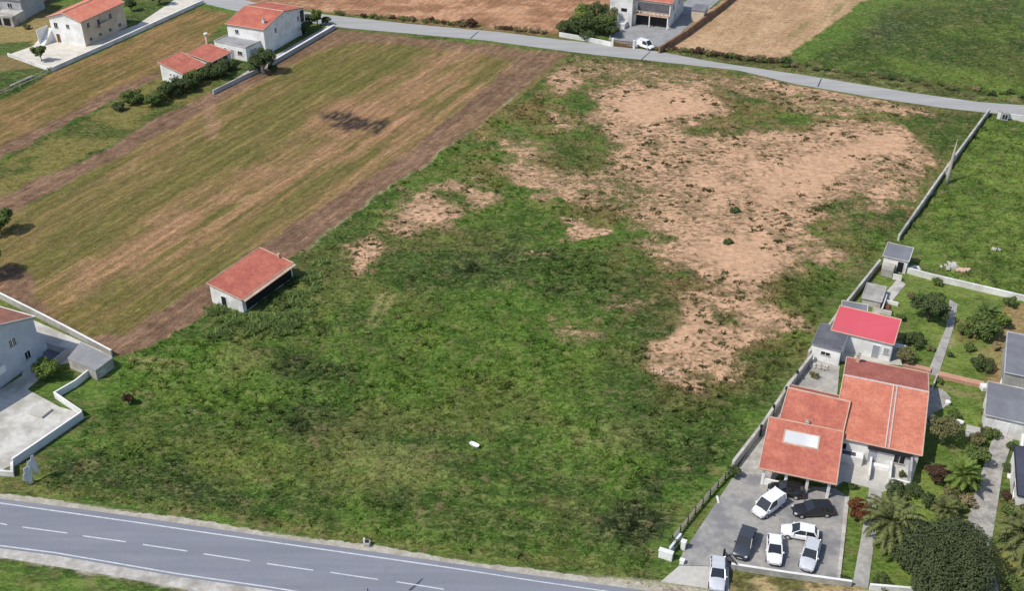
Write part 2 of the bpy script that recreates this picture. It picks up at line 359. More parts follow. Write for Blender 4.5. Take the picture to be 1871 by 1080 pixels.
# corner plots at top left
m = inside([(-120, 10), (60, 18), (95, 25), (88, 60), (70, 78), (-120, 84)], .6); setc(m, lerp(C(164, 142, 96), C(140, 122, 78), n_mid)); rel *= 1 - m; lush *= 1 - .7 * m
m = inside([(-80, -40), (110, -40), (90, 22), (60, 16), (-80, 14)], 1.); setc(m * .8, C(140, 120, 96)); lush *= 1 - m
m = inside([(-60, 84), (62, 74), (20, 100), (-60, 106)], .8); setc(m, C(70, 92, 44)); lush *= 1 - .3 * m
m = inside([(-60, 106), (15, 100), (72, 122), (-60, 138)], .8); setc(m * .7, C(146, 116, 84)); lush *= 1 - m
# --- the derelict field in the middle: sandy bare soil showing through
def dirt(px, w=1.0, soft=2.5):
    global soil
    soil = np.maximum(soil, w * sstep(-soft * 1.9, soft * 1.9, sdist(X + (n_mid - .5) * 9, Y + (n_sml - .5) * 8, wp(px))))
dirt([(1075, 172), (1130, 152), (1270, 150), (1328, 185), (1335, 205), (1240, 232), (1480, 245), (1500, 222), (1620, 225), (1695, 255), (1712, 295), (1650, 370), (1560, 385), (1480, 410), (1450, 450), (1540, 455), (1530, 478), (1440, 480), (1422, 530), (1390, 545), (1340, 530), (1290, 508), (1180, 462), (1160, 405), (1150, 360), (1110, 320), (1120, 280), (1060, 200)])
dirt([(1250, 552), (1330, 525), (1420, 560), (1490, 575), (1480, 602), (1400, 602), (1350, 655), (1378, 690), (1320, 700), (1275, 712), (1200, 684), (1192, 650), (1235, 580)], .95, 1.5)
dirt([(715, 385), (760, 345), (800, 332), (880, 335), (905, 362), (840, 402), (770, 432), (715, 415)], .98, 2.)
dirt([(640, 468), (690, 428), (712, 450), (695, 492), (650, 498)], .85, 1.5)
dirt([(1015, 422), (1060, 404), (1095, 412), (1095, 432), (1040, 442)], 1., .8)
dirt([(985, 595), (1060, 588), (1095, 605), (1070, 628), (1010, 618)], .62, 1.5)
dirt([(920, 290), (1020, 305), (1150, 320), (1170, 380), (1100, 375), (990, 362), (920, 330)], .78, 2.)
dirt([(985, 352), (1050, 355), (1060, 368), (1000, 364)], .95, .8)
dirt([(870, 248), (960, 260), (1010, 290), (930, 300)], .66, 1.5)
dirt([(995, 135), (1045, 112), (1070, 125), (1065, 160), (1005, 172)], .8, 1.5)
dirt([(1010, 205), (1060, 215), (1050, 240), (1010, 235)], .7, 1.5)
dirt([(1110, 540), (1190, 555), (1150, 570), (1110, 560)], .5, 1.)
dirt([(945, 466), (1010, 462), (1010, 474), (945, 474)], .55, .6)
dirt([(1050, 100), (1090, 105), (1320, 135), (1600, 172), (1750, 212), (1640, 216), (1480, 215), (1330, 172), (1180, 148), (1050, 150)], .52, 1.5)
dirt([(1340, 128), (1480, 158), (1600, 180), (1720, 205), (1700, 216), (1560, 195), (1420, 170)], .78, .9)
for q in ([(1200, 670), (1240, 668), (1240, 690), (1215, 690)],): dirt(q, 1., .8)
for q in ([(1120, 185), (1230, 165), (1310, 185), (1290, 215), (1150, 225)], [(1270, 330), (1360, 280), (1400, 300), (1300, 370)], [(1380, 330), (1470, 290), (1620, 235), (1680, 260), (1600, 290), (1480, 350), (1400, 375)], [(1240, 465), (1300, 440), (1440, 430), (1440, 470), (1360, 520), (1300, 495)], [(1230, 600), (1290, 570), (1290, 620), (1230, 650)]):
    soil += .34 * sstep(-3, 3, sdist(X + (n_mid - .5) * 6, Y + (n_sml - .5) * 5, wp(q))) * (soil > .4)
# brown thin grass around the bare soil
halo = sstep(-11, 3, sdist(WX, WY, wp([(1010, 120), (1340, 132), (1740, 214), (1700, 300), (1640, 380), (1500, 430), (1550, 470), (1440, 500), (1400, 620), (1280, 700), (1200, 690), (1240, 560), (1150, 440), (1000, 350), (880, 300), (870, 240), (960, 160)])))
setc(halo * sstep(.36, .62, n_mid * .5 + n_sml * .5) * .7, lerp(C(112, 96, 60), C(148, 118, 86), n_sml)); 
for q, w in (([(1640, 215), (1720, 215), (1800, 210), (1760, 270), (1710, 290), (1660, 235)], .9), ([(1430, 500), (1580, 500), (1520, 590), (1420, 560)], .7), ([(1060, 250), (1090, 270), (1100, 300), (1040, 290), (1020, 262)], .8), ([(1030, 178), (1090, 182), (1095, 202), (1040, 205)], .8), ([(1290, 560), (1350, 570), (1350, 600), (1300, 590)], .7), ([(1480, 380), (1560, 350), (1600, 365), (1540, 395)], .7), ([(1200, 425), (1240, 430), (1240, 450), (1200, 445)], .8), ([(1240, 235), (1370, 235), (1360, 250), (1240, 250)], .7), ([(790, 350), (850, 345), (860, 385), (810, 375)], .75), ([(1000, 260), (1120, 300), (1160, 400), (1010, 330)], .25), ([(1060, 205), (1110, 230), (1120, 260), (1060, 250)], .3), ([(1120, 290), (1200, 330), (1180, 390), (1120, 350)], .3), ([(1560, 290), (1640, 280), (1660, 330), (1540, 350)], .32), ([(1300, 300), (1370, 290), (1380, 330), (1320, 345)], .2), ([(1180, 330), (1330, 350), (1360, 400), (1200, 400)], .27), ([(1200, 260), (1290, 255), (1280, 290), (1180, 290)], .25)):
    mm = inside(q, 1.6); soil *= 1 - w * mm; setc(mm * .6, C(64, 84, 36))
for q, w in (([(100, 640), (200, 660), (330, 665), (330, 671), (200, 664), (110, 648)], .0), ([(215, 658), (300, 660), (345, 664), (345, 667), (290, 666), (225, 664)], .55), ([(245, 672), (330, 676), (345, 675), (330, 679), (260, 678)], .5), ([(690, 540), (705, 535), (675, 600), (668, 600)], .5), ([(712, 540), (726, 535), (690, 600), (682, 602)], .5), ([(640, 800), (740, 790), (860, 860), (700, 900), (620, 850)], .28), ([(1040, 780), (1190, 770), (1180, 810), (1060, 820)], .3), ([(390, 640), (480, 645), (420, 700), (380, 690)], .2)):
    setc(inside(q, .45 if w > .4 else 3., w < .4) * min(1, w * 1.7 if w > .4 else w) * sstep(.3, .45, n_sml), C(156, 146, 98))
# dark matted growth in the near field
for q in ([(560, 730), (640, 800), (600, 830), (520, 800), (500, 750)], [(540, 860), (620, 900), (600, 930), (560, 900)], [(1040, 940), (1180, 900), (1240, 920), (1180, 1000), (1060, 990)], [(200, 850), (330, 840), (400, 900), (360, 940), (200, 900)], [(860, 950), (1050, 950), (1000, 985), (900, 975)], [(660, 905), (760, 900), (790, 940), (700, 935)], [(990, 520), (1040, 525), (1030, 545), (980, 540)], [(1080, 960), (1200, 940), (1200, 1010), (1100, 1000)], [(330, 890), (540, 900), (600, 950), (420, 940)], [(1180, 880), (1290, 800), (1300, 850), (1240, 940), (1180, 1000), (1140, 930)], [(90, 820), (200, 830), (220, 900), (100, 880)], [(480, 640), (640, 640), (660, 700), (500, 700)], [(850, 420), (980, 430), (1000, 470), (860, 470)], [(820, 450), (960, 430), (960, 520), (820, 520)]):
    setc(inside(q, 2.5) * .75 * sstep(.3, .55, n_sml * .5 + n_mid * .5), C(46, 56, 36))
# brighter green in the middle and near bottom
for q in ([(780, 560), (1150, 600), (1150, 700), (800, 740), (620, 640)], [(520, 940), (900, 960), (1190, 1040), (1100, 1060), (560, 975)], [(200, 720), (500, 700), (560, 880), (200, 860)]):
    setc(inside(q, 6.) * .35, lerp(C(70, 98, 34), C(104, 122, 50), sstep(.35, .65, n_sml)))
# right-hand meadow behind the wall
RM = [(1808, 214), (1920, 222), (1920, 560), (1662, 490), (1650, 440)]
m = inside(RM, .3, False); setc(m, lerp(C(74, 98, 38), C(106, 126, 56), sstep(.35, .65, n_mid * .5 + n_sml * .5))); setc(m * sstep(.62, .72, fbm(X, Y, 121, 2.2, 3)) * .6, C(54, 72, 30))
# garden lawns
GD = [(1600, 500), (1662, 495), (1871, 550), (1920, 560), (1920, 700), (1800, 770), (1700, 1100), (1540, 1100), (1548, 910), (1640, 650), (1600, 560)]
m = inside(GD, .3, False); setc(m, lerp(C(86, 112, 44), C(116, 134, 62), sstep(.3, .7, n_mid))); rel *= 1 - .8 * m; lush *= 1 - .75 * m; soil *= 1 - m
for q, cc in (([(1838, 556), (1880, 552), (1880, 600), (1832, 720), (1808, 735), (1800, 690)], C(168, 134, 98)), ([(1780, 640), (1815, 630), (1830, 660), (1790, 672)], C(150, 134, 92)), ([(1700, 700), (1800, 725), (1790, 735), (1720, 712)], C(150, 138, 96)), ([(1620, 610), (1650, 600), (1660, 640), (1630, 660)], C(160, 132, 100)), ([(1730, 615), (1748, 620), (1745, 640), (1730, 632)], C(190, 170, 136)), ([(1820, 1000), (1880, 980), (1880, 1090), (1820, 1090)], C(150, 146, 86)), ([(1720, 900), (1790, 890), (1770, 960), (1720, 965)], C(142, 142, 78)), ([(1740, 590), (1790, 590), (1790, 625), (1755, 625)], C(124, 110, 70))):
    setc(inside(q, .7) * .8, cc * .95)
# verges of the near road
m = inside([(-80, 895), (0, 905), (134, 921), (240, 935), (347, 956), (500, 975), (647, 997), (813, 1022), (980, 1044), (1207, 1063), (1300, 1078), (1300, 1120), (0, 1120), (-80, 1000)], .3, False) * sstep(.2, .3, n_sml); 
setc(m, lerp(C(150, 140, 122), C(186, 176, 158), sstep(.3, .6, n_sml))); rel *= 1 - m; lush *= 1 - m; soil *= 1 - m
m = inside([(-80, 1008), (0, 1020), (200, 1053), (347, 1081), (420, 1100), (-80, 1140)], .25); setc(m, g); lush = np.maximum(lush, m * .9)
m = inside([(-80, 1008), (0, 1020), (200, 1053), (347, 1081), (340, 1084), (200, 1057), (0, 1024), (-80, 1012)], .2); setc(m * .6, C(60, 56, 40))
m = inside([(-60, 885), (60, 900), (240, 925), (500, 965), (820, 1012), (1200, 1055), (1200, 1048), (820, 1000), (500, 950), (240, 915), (60, 888), (-60, 870)], .6); setc(m * .5, C(112, 104, 62))
m = inside([(1330, 1042), (1560, 1072), (1640, 1090), (1330, 1090)], .2, False); setc(m, lerp(C(92, 88, 50), C(184, 160, 118), sstep(.4, .6, n_sml))); rel *= 1 - m
# flatten the relief near everything that is built
HARD = [wp(q) for q in ([(1340, 850), (1480, 655), (1520, 560), (1600, 480), (1680, 440), (1720, 560), (1950, 560), (1950, 1120), (1180, 1120), (1220, 985)],
    [(-200, 530), (0, 545), (215, 655), (160, 760), (60, 870), (0, 905), (-200, 930)], [(380, 575), (380, 500), (485, 445), (555, 490), (450, 585)],
    [(0, 140), (-100, 100), (60, -60), (400, -60), (360, 15), (100, 140)], [(290, 150), (290, 90), (400, 50), (420, -40), (620, -20), (620, 55), (480, 150), (390, 175)],
    [(1020, 70), (1100, -60), (1350, -60), (1330, 10), (1205, 100)])]
for h in HARD: rel *= 1 - sstep(-2.5, -.3, sdist(X, Y, h))
rel = np.clip(rel, 0, 1)
bumpz = (fbm(X, Y, 131, 7, 3) - .5) * .9 + (fbm(X * .8, Y, 141, 1.9, 3) - .5) * .85 + (fbm(X, Y, 151, .8, 2) - .5) * .22
bumpz = bumpz * rel * (1 - .82 * sstep(.3, .8, soil)) + furrow * (np.sin(S_ac * 2 * math.pi / 2.3) * .02)
# keep the ground under both roads level
def polyfn(pts):
    w = sorted(P2(*p) for p in pts); xs = np.array([a for a, b in w]); ysv = np.array([b for a, b in w])
    def f(x):
        x = np.asarray(x, float); y = np.interp(x, xs, ysv)
        sl = (ysv[1] - ysv[0]) / (xs[1] - xs[0]); sr = (ysv[-1] - ysv[-2]) / (xs[-1] - xs[-2])
        y = np.where(x < xs[0], ysv[0] + (x - xs[0]) * sl, y); return np.where(x > xs[-1], ysv[-1] + (x - xs[-1]) * sr, y)
    return f
far_S = polyfn([(300, -8), (370, 5), (425, 18), (627, 50), (775, 63), (886, 73), (1011, 90), (1100, 101), (1178, 109), (1350, 128), (1453, 153), (1605, 179), (1727, 197), (1800, 205), (1871, 211)])
far_N = polyfn([(300, -30), (400, -12), (500, 12), (594, 26), (747, 43), (913, 58), (1025, 72), (1100, 80), (1200, 93), (1300, 112), (1483, 139), (1666, 169), (1788, 186), (1871, 192)])
near_N = polyfn([(0, 912), (134, 929), (267, 948), (361, 962), (500, 983), (674, 1008), (819, 1029), (980, 1053), (1200, 1083)])
wl_N = polyfn([(0, 920), (134, 939), (267, 958), (361, 972), (500, 992), (674, 1017), (819, 1038), (980, 1063), (1097, 1080)])
wl_S = polyfn([(0, 998), (101, 1011), (200, 1028), (321, 1049), (500, 1075), (530, 1080)])
sS = polyfn([(0, 1019), (200, 1052), (347, 1079)])
flat = sstep(0, 1.5, np.maximum(far_S(X) - Y, Y - far_N(X))) * sstep(1.0, 2.2, np.maximum(Y - near_N(X), sS(X) - Y + 1.0))
Z = (bumpz + .12 * rel) * flat - .03; lush *= flat > .5; soil *= flat; furrow = furrow * (flat > .3)
Z[(np.abs(X) > 165) | (Y > 305) | (Y < 74)] = -.03
# soil mask also goes to the shader, which breaks it up finely
verts = np.stack([X.ravel(), Y.ravel(), Z.ravel()], 1)
idx = np.arange(NR * NC).reshape(NR, NC)
quads = np.stack([idx[:-1, :-1].ravel(), idx[:-1, 1:].ravel(), idx[1:, 1:].ravel(), idx[1:, :-1].ravel()], 1)
def np_mesh(name, v, f, k):
    me = bpy.data.meshes.new(name); me.vertices.add(len(v)); me.vertices.foreach_set('co', np.ascontiguousarray(v, dtype=np.float32).ravel())
    me.loops.add(len(f) * k); me.loops.foreach_set('vertex_index', f.ravel().astype(np.int32)); me.polygons.add(len(f))
    me.polygons.foreach_set('loop_start', np.arange(0, len(f) * k, k, dtype=np.int32)); me.polygons.foreach_set('loop_total', np.full(len(f), k, dtype=np.int32))
    me.update(calc_edges=True); return me
def add_attr(me, nm, arr, typ='FLOAT_COLOR'):
    a = me.attributes.new(nm, typ, 'POINT')
    if typ == 'FLOAT_COLOR':
        d = np.ones((len(arr), 4), np.float32); d[:, :3] = arr; a.data.foreach_set('color', d.ravel())
    else: a.data.foreach_set('value', arr.astype(np.float32).ravel())
gm = np_mesh('ground', verts, quads, 4); gm.polygons.foreach_set('use_smooth', [True] * len(gm.polygons))
add_attr(gm, 'base', col.reshape(-1, 3)); add_attr(gm, 'soil', soil.ravel(), 'FLOAT'); add_attr(gm, 'furrow', furrow.ravel(), 'FLOAT')
def ground_mat():
    m, n, l, b = nodes('ground_cover', .95, .1)
    a = N(n, l, 'ShaderNodeAttribute', attribute_name='base'); s = N(n, l, 'ShaderNodeAttribute', attribute_name='soil'); fu = N(n, l, 'ShaderNodeAttribute', attribute_name='furrow')
    v = coords(n, l, (.75, 1, 1)); vr = coords(n, l)
    f1 = noise(n, l, v, 1.1, 5, .62); f2 = noise(n, l, v, 4.5, 4, .65); f3 = noise(n, l, coords(n, l, (.8, 1, 1)), .55, 6, .75)
    mul = ramp(n, l, f2, [(.28, .62), (.5, .97), (.74, 1.45)])
    c = mixc(n, l, 1., a.outputs['Color'], mul, 'MULTIPLY')
    c = mixc(n, l, 1., c, ramp(n, l, f1, [(.3, .76), (.7, 1.24)]), 'MULTIPLY')
    wt = n.new('ShaderNodeTexNoise'); l.new(coords(n, l, (.5, 1.15, 1)), wt.inputs['Vector']); wt.inputs['Scale'].default_value = 1.5; wt.inputs['Detail'].default_value = 2.5; wt.inputs['Distortion'].default_value = 1.6
    inv = n.new('ShaderNodeMath'); inv.operation = 'SUBTRACT'; inv.inputs[0].default_value = 1; l.new(fu.outputs['Fac'], inv.inputs[1]); inv.use_clamp = True
    wl_ = n.new('ShaderNodeMath'); wl_.operation = 'MULTIPLY'; l.new(ramp(n, l, wt.outputs['Fac'], [(.52, 0.), (.64, .55)]), wl_.inputs[0]); l.new(inv.outputs[0], wl_.inputs[1])
    c = mixc(n, l, wl_.outputs[0], c, (.20, .225, .075))
    wd = n.new('ShaderNodeMath'); wd.operation = 'MULTIPLY'; l.new(ramp(n, l, wt.outputs['Fac'], [(.36, .5), (.47, 0.)]), wd.inputs[0]); l.new(inv.outputs[0], wd.inputs[1])
    c = mixc(n, l, wd.outputs[0], c, (.03, .042, .016))
    # streaks along the rows in ploughed and mown strips
    rot = n.new('ShaderNodeMapping'); rot.vector_type = 'POINT'; rot.inputs['Rotation'].default_value = (0, 0, -R(62.5)); t = n.new('ShaderNodeTexCoord'); l.new(t.outputs['Object'], rot.inputs[0])
    sq = n.new('ShaderNodeMapping'); sq.inputs['Scale'].default_value = (.13, 2.6, 1); l.new(rot.outputs[0], sq.inputs[0])
    fs = noise(n, l, sq.outputs[0], 1., 4, .6); st = ramp(n, l, fs, [(.32, .66), (.68, 1.3)])
    mm = n.new('ShaderNodeMath'); mm.operation = 'MULTIPLY'; l.new(fu.outputs['Fac'], mm.inputs[0]); mm.inputs[1].default_value = .85
    c = mixc(n, l, mm.outputs[0], c, mixc(n, l, 1., c, st, 'MULTIPLY'))
    sx = n.new('ShaderNodeSeparateXYZ'); l.new(rot.outputs[0], sx.inputs[0]); lw = noise(n, l, vr, .22, 3, .6)
    ph = n.new('ShaderNodeMath'); ph.operation = 'MULTIPLY_ADD'; l.new(lw, ph.inputs[0]); ph.inputs[1].default_value = 5.0; l.new(sx.outputs[1], ph.inputs[2])
    for per, amt in ((1.85, .16), (5.3, .12)):
        o = n.new('ShaderNodeMath'); o.operation = 'MULTIPLY'; l.new(ph.outputs[0], o.inputs[0]); o.inputs[1].default_value = 6.2832 / per
        si = n.new('ShaderNodeMath'); si.operation = 'SINE'; l.new(o.outputs[0], si.inputs[0]); mr_ = n.new('ShaderNodeMapRange'); l.new(si.outputs[0], mr_.inputs['Value']); mr_.inputs['From Min'].default_value = -1; mr_.inputs['To Min'].default_value = 1 - amt; mr_.inputs['To Max'].default_value = 1 + amt
        k_ = n.new('ShaderNodeCombineColor'); [l.new(mr_.outputs[0], k_.inputs[i]) for i in range(3)]
        lf = n.new('ShaderNodeMath'); lf.operation = 'MULTIPLY'; l.new(ramp(n, l, fs, [(.3, .25), (.6, 1.)]), lf.inputs[0]); l.new(fu.outputs['Fac'], lf.inputs[1])
        c = mixc(n, l, lf.outputs[0], c, mixc(n, l, 1., c, k_.outputs[0], 'MULTIPLY'))
    # sandy soil
    ad = n.new('ShaderNodeMath'); ad.operation = 'MULTIPLY_ADD'; l.new(f3, ad.inputs[0]); ad.inputs[1].default_value = 2.7; l.new(s.outputs['Fac'], ad.inputs[2])
    ad2 = n.new('ShaderNodeMath'); ad2.operation = 'MULTIPLY_ADD'; l.new(f2, ad2.inputs[0]); ad2.inputs[1].default_value = .45; l.new(ad.outputs[0], ad2.inputs[2])
    sm = ramp(n, l, ad2.outputs[0], [(0, 0.), (1., 0.)])
    mr = n.new('ShaderNodeMapRange'); mr.interpolation_type = 'SMOOTHSTEP'; l.new(ad2.outputs[0], mr.inputs['Value']); mr.inputs['From Min'].default_value = 1.86; mr.inputs['From Max'].default_value = 2.34
    n.remove(sm.node)
    sandc = mixc(n, l, ramp(n, l, f1, [(.35, 0.), (.65, 1.)]), (.47, .28, .168), (.62, .395, .252))
    sandc = mixc(n, l, 1., sandc, ramp(n, l, f2, [(.3, .84), (.7, 1.12)]), 'MULTIPLY')
    cl = n.new('ShaderNodeMapRange'); l.new(s.outputs['Fac'], cl.inputs['Value']); cl.inputs['From Min'].default_value = 1.0; cl.inputs['From Max'].default_value = 1.28; cl.inputs['To Min'].default_value = 1.; cl.inputs['To Max'].default_value = .22
    def damp(x): o = n.new('ShaderNodeMath'); o.operation = 'MULTIPLY'; l.new(x, o.inputs[0]); l.new(cl.outputs[0], o.inputs[1]); return o.outputs[0]
    f4 = noise(n, l, coords(n, l, (.8, 1, 1)), 1.3, 4, .65); f5 = noise(n, l, vr, .16, 3, .6)
    sp = n.new('ShaderNodeMath'); sp.operation = 'MULTIPLY_ADD'; l.new(f5, sp.inputs[0]); sp.inputs[1].default_value = .5; l.new(f4, sp.inputs[2])
    sandc = mixc(n, l, damp(ramp(n, l, sp.outputs[0], [(.72, 0.), (.86, .8)])), sandc, (.16, .11, .06))
    f6 = noise(n, l, coords(n, l, (.7, 1, 1)), .35, 4, .7); sandc = mixc(n, l, damp(ramp(n, l, f6, [(.46, 0.), (.66, .8)])), sandc, (.19, .135, .07))
    f7 = noise(n, l, coords(n, l, (.8, 1, 1)), 1.1, 1.5, .4); sandc = mixc(n, l, damp(ramp(n, l, f7, [(.59, 0.), (.65, .8)])), sandc, (.075, .07, .032))
    # brown transition then sand
    mr2 = n.new('ShaderNodeMapRange'); mr2.interpolation_type = 'SMOOTHSTEP'; l.new(ad2.outputs[0], mr2.inputs['Value']); mr2.inputs['From Min'].default_value = 1.55; mr2.inputs['From Max'].default_value = 2.2; mr2.inputs['To Max'].default_value = .8
    brn = mixc(n, l, ramp(n, l, f4, [(.35, 0.), (.65, 1.)]), (.13, .105, .05), (.27, .185, .105)); c = mixc(n, l, mr2.outputs[0], c, brn); c = mixc(n, l, mr.outputs[0], c, sandc)
    l.new(c, b.inputs['Base Color'])
    hh = n.new('ShaderNodeMath'); hh.operation = 'ADD'; l.new(f2, hh.inputs[0]); l.new(f1, hh.inputs[1]); bump(n, l, b, hh.outputs[0], .7, .16)
    return m
M['ground'] = ground_mat(); gm.materials.append(M['ground'])
go = bpy.data.objects.new('ground', gm); COL.objects.link(go); tag(go, kind='structure')

# ---------------------------------------------------------------- look-up of ground data by position
_xs = X[0]; _ys = Y[:, 0]
def samp(A, x, y):
    i = np.clip(np.searchsorted(_xs, x) - 1, 0, NC - 2); j = np.clip(np.searchsorted(_ys, y) - 1, 0, NR - 2)
    fx = (x - _xs[i]) / (_xs[i + 1] - _xs[i]); fy = (y - _ys[j]) / (_ys[j + 1] - _ys[j])
    if A.ndim == 3: fx = fx[:, None]; fy = fy[:, None]
    return (A[j, i] * (1 - fx) + A[j, i + 1] * fx) * (1 - fy) + (A[j + 1, i] * (1 - fx) + A[j + 1, i + 1] * fx) * fy
def gz(x, y): return float(samp(Z, np.array([x]), np.array([y]))[0])

# ================================================================ ROADS AND PAVED YARDS
def strip(name, fS, fN, x0, x1, z, mat, step=1.5, thick=None):
    xs = np.arange(x0, x1 + step, step); a = fS(xs); b = fN(xs); mb = MB()
    for i in range(len(xs)):
        mb.v += [(xs[i], a[i], z), (xs[i], b[i], z)]
    for i in range(len(xs) - 1): mb.f.append((2 * i, 2 * i + 2, 2 * i + 3, 2 * i + 1))
    if thick:
        k = len(mb.v)
        for i in range(len(xs)): mb.v += [(xs[i], a[i], z - thick), (xs[i], b[i], z - thick)]
        for i in range(len(xs) - 1):
            mb.f.append((2 * i, k + 2 * i, k + 2 * i + 2, 2 * i + 2)); mb.f.append((2 * i + 1, 2 * i + 3, k + 2 * i + 3, k + 2 * i + 1))
    return tag(mb.build(name, mat), kind='structure')
def asphalt(name, c, patch):
    m, n, l, b = nodes(name, .88, .2); v = coords(n, l); f = noise(n, l, v, 18, 3, .7); g = noise(n, l, coords(n, l, (.15, 1.4, 1)), .8, 4, .6)
    col = mixc(n, l, ramp(n, l, g, [(.4, 0.), (.65, 1.)]), c, patch); col = mixc(n, l, 1., col, ramp(n, l, f, [(.3, .82), (.7, 1.16)]), 'MULTIPLY')
    h = noise(n, l, v, .35, 5, .75); col = mixc(n, l, ramp(n, l, h, [(.58, 0.), (.7, .35)]), col, tuple(x * .7 for x in c))
    vo = n.new('ShaderNodeTexVoronoi'); vo.feature = 'DISTANCE_TO_EDGE'; vo.inputs['Scale'].default_value = .22; dv = n.new('ShaderNodeVectorMath'); dv.operation = 'ADD'; l.new(v, dv.inputs[0])
    nz = n.new('ShaderNodeTexNoise'); nz.inputs['Scale'].default_value = .9; nz.inputs['Detail'].default_value = 5; l.new(v, nz.inputs['Vector']); l.new(nz.outputs['Color'], dv.inputs[1]); l.new(dv.outputs[0], vo.inputs['Vector'])
    col = mixc(n, l, ramp(n, l, vo.outputs['Distance'], [(0., .14), (.010, 0.)]), col, tuple(x * .5 for x in c))
    ln = noise(n, l, coords(n, l, (.03, .55, 1)), 1., 2, .5); col = mixc(n, l, ramp(n, l, ln, [(.42, 0.), (.6, .28)]), col, tuple(x * .72 for x in c))
    l.new(col, b.inputs['Base Color']); bump(n, l, b, f, .3, .01); return m
M['asphalt'] = asphalt('blue_grey_asphalt', (.20, .21, .245), (.222, .228, .257)); M['asphalt_old'] = asphalt('pale_worn_asphalt', (.33, .325, .32), (.38, .37, .35))
strip('road', lambda x: wl_S(x) - .35, near_N, -200, 200, .02, M['asphalt'], thick=.1)
strip('shoulder', sS, lambda x: wl_S(x) - .352, -200, 200, .016, M['concrete_pale'], thick=.1)
_ed = np.random.default_rng(3).random(1200)
M['verge_gravel'] = mottled('pale_gritty_verge', (.44, .405, .34), .35, 3.0, .95, (.26, .23, .17), .7)
strip('verge', near_N, lambda x: near_N(x) + .62 + .3 * np.interp(x, np.linspace(-200, 200, 1200), _ed) + .18 * np.sin(x * .31), -200, P2(1207, 1063)[0], .012, M['verge_gravel'], .3, thick=.1)
strip('far_road', far_S, far_N, -300, 300, .02, M['asphalt_old'], thick=.1)
def mark(name, f, x0, x1, w, z=.026):
    return strip(name, lambda x: f(x) - w / 2, lambda x: f(x) + w / 2, x0, x1, z, M['white_mark'], .5)
o = mark('road_edge_line', wl_N, -200, P2(818, 1038)[0], .17); o = mark('road_edge_line', wl_N, P2(824, 1039)[0], 200, .14); o = mark('road_edge_line', wl_S, -200, 200, .17)
# centre dashes: measured lane middle
mid = lambda x: wl_N(x) * .5 + wl_S(x) * .5
dd = [((0, 957), (13, 960)), ((41, 964), (123, 975)), ((151, 980), (230, 991)), ((261, 996), (342, 1008)), ((372, 1013), (457, 1026)), ((488, 1031), (572, 1043)), ((604, 1047), (691, 1060)), ((724, 1064), (811, 1078)), ((843, 1083), (930, 1096))]
for a, b in dd:
    p = G(*a); q = G(*b); d = (q - p).normalized(); nrm = Vector((-d.y, d.x, 0)) * .075; p = p - d * (2.0 if a[0] == 0 else 0)
    z = Vector((0, 0, .026)); mb = MB(); mb.poly([p - nrm + z, q - nrm + z, q + nrm + z, p + nrm + z]); tag(mb.build('lane_dash', M['white_mark']), kind='structure')
# dark repair smear and joints on the roads
M['tar'] = mottled('tar_repair', (.07, .07, .085), .3, 4, .7)
for pts in ([(752, 1080), (766, 1067), (774, 1058), (771, 1058), (762, 1066), (745, 1080)], [(1169, 110), (1188, 93), (1190, 93), (1172, 110)], [(1493, 158), (1500, 143), (1502, 143), (1496, 158)], [(858, 70), (873, 57), (875, 57), (861, 70)]):
    tag(MB().prism(wp(pts), .02, .0245).build('road_patch', M['tar']), kind='structure')
def yard(name, px, mat, z=.05):
    return tag(MB().prism(wp(px), -.15, z).build(name, mat), kind='structure')
# right-hand property
yard('parking_yard', [(1344, 866), (1400, 868), (1410, 885), (1525, 893), (1548, 908), (1530, 1061), (1340, 1038), (1330, 1036), (1240, 1034), (1247, 1012), (1318, 905)], M['parking'])
yard('driveway_apron', [(1241, 1035), (1332, 1037), (1332, 1082), (1207, 1064)], M['apron'], .045)
yard('side_alley', [(1342, 866), (1438, 700), (1484, 650), (1535, 660), (1528, 740), (1410, 884), (1400, 868)], M['concrete'], .046)
yard('back_courtyard', [(1478, 655), (1540, 600), (1640, 640), (1650, 668), (1560, 662)], M['apron'], .042)
yard('terrace', [(1525, 892), (1545, 790), (1680, 830), (1664, 890), (1612, 900), (1588, 892), (1540, 880)], M['apron'], .06)
yard('garden_path', [(1735, 548), (1750, 556), (1742, 600), (1714, 688), (1694, 683), (1728, 600)], M['concrete'], .05)
yard('front_path', [(1588, 893), (1612, 900), (1598, 985), (1586, 1076), (1557, 1071), (1573, 985)], M['concrete'], .056)
yard('side_patio', [(1696, 708), (1722, 712), (1738, 728), (1726, 745), (1706, 755), (1704, 778), (1684, 776)], M['drive'], .054)
yard('concrete_drive', [(1826, 762), (1858, 768), (1852, 800), (1832, 860), (1818, 955), (1808, 1010), (1826, 1085), (1795, 1085), (1770, 1010), (1765, 960), (1780, 905)], M['drive'], .05)
yard('kitchen_garden_slab', [(1596, 560), (1640, 510), (1655, 520), (1612, 572), (1590, 578)], M['concrete_pale'], .05)
yard('small_lawn_kerb', [(1544, 908), (1552, 909), (1535, 1062), (1529, 1061)], M['concrete_pale'], .12)
# left-hand property
yard('white_yard', [(-80, 745), (0, 712), (40, 688), (60, 585), (130, 616), (206, 652), (172, 674), (140, 662), (100, 668), (50, 712), (110, 745), (150, 755), (35, 845), (-80, 900)], M['yard_grey'], .06)
yard('pale_yard', [(15, 100), (60, 84), (90, 50), (180, 70), (250, 45), (330, -8), (372, 2), (100, 126), (80, 122)], M['yard_white'], .06)
yard('far_yard', [(1112, 72), (1128, 20), (1225, 20), (1300, -30), (1350, -30), (1210, 88), (1160, 86)], M['flatroof'], .05)
yard('white_house_path', [(420, 150), (470, 118), (490, 108), (606, 42), (612, 46), (480, 128), (425, 156)], M['concrete_pale'], .05)

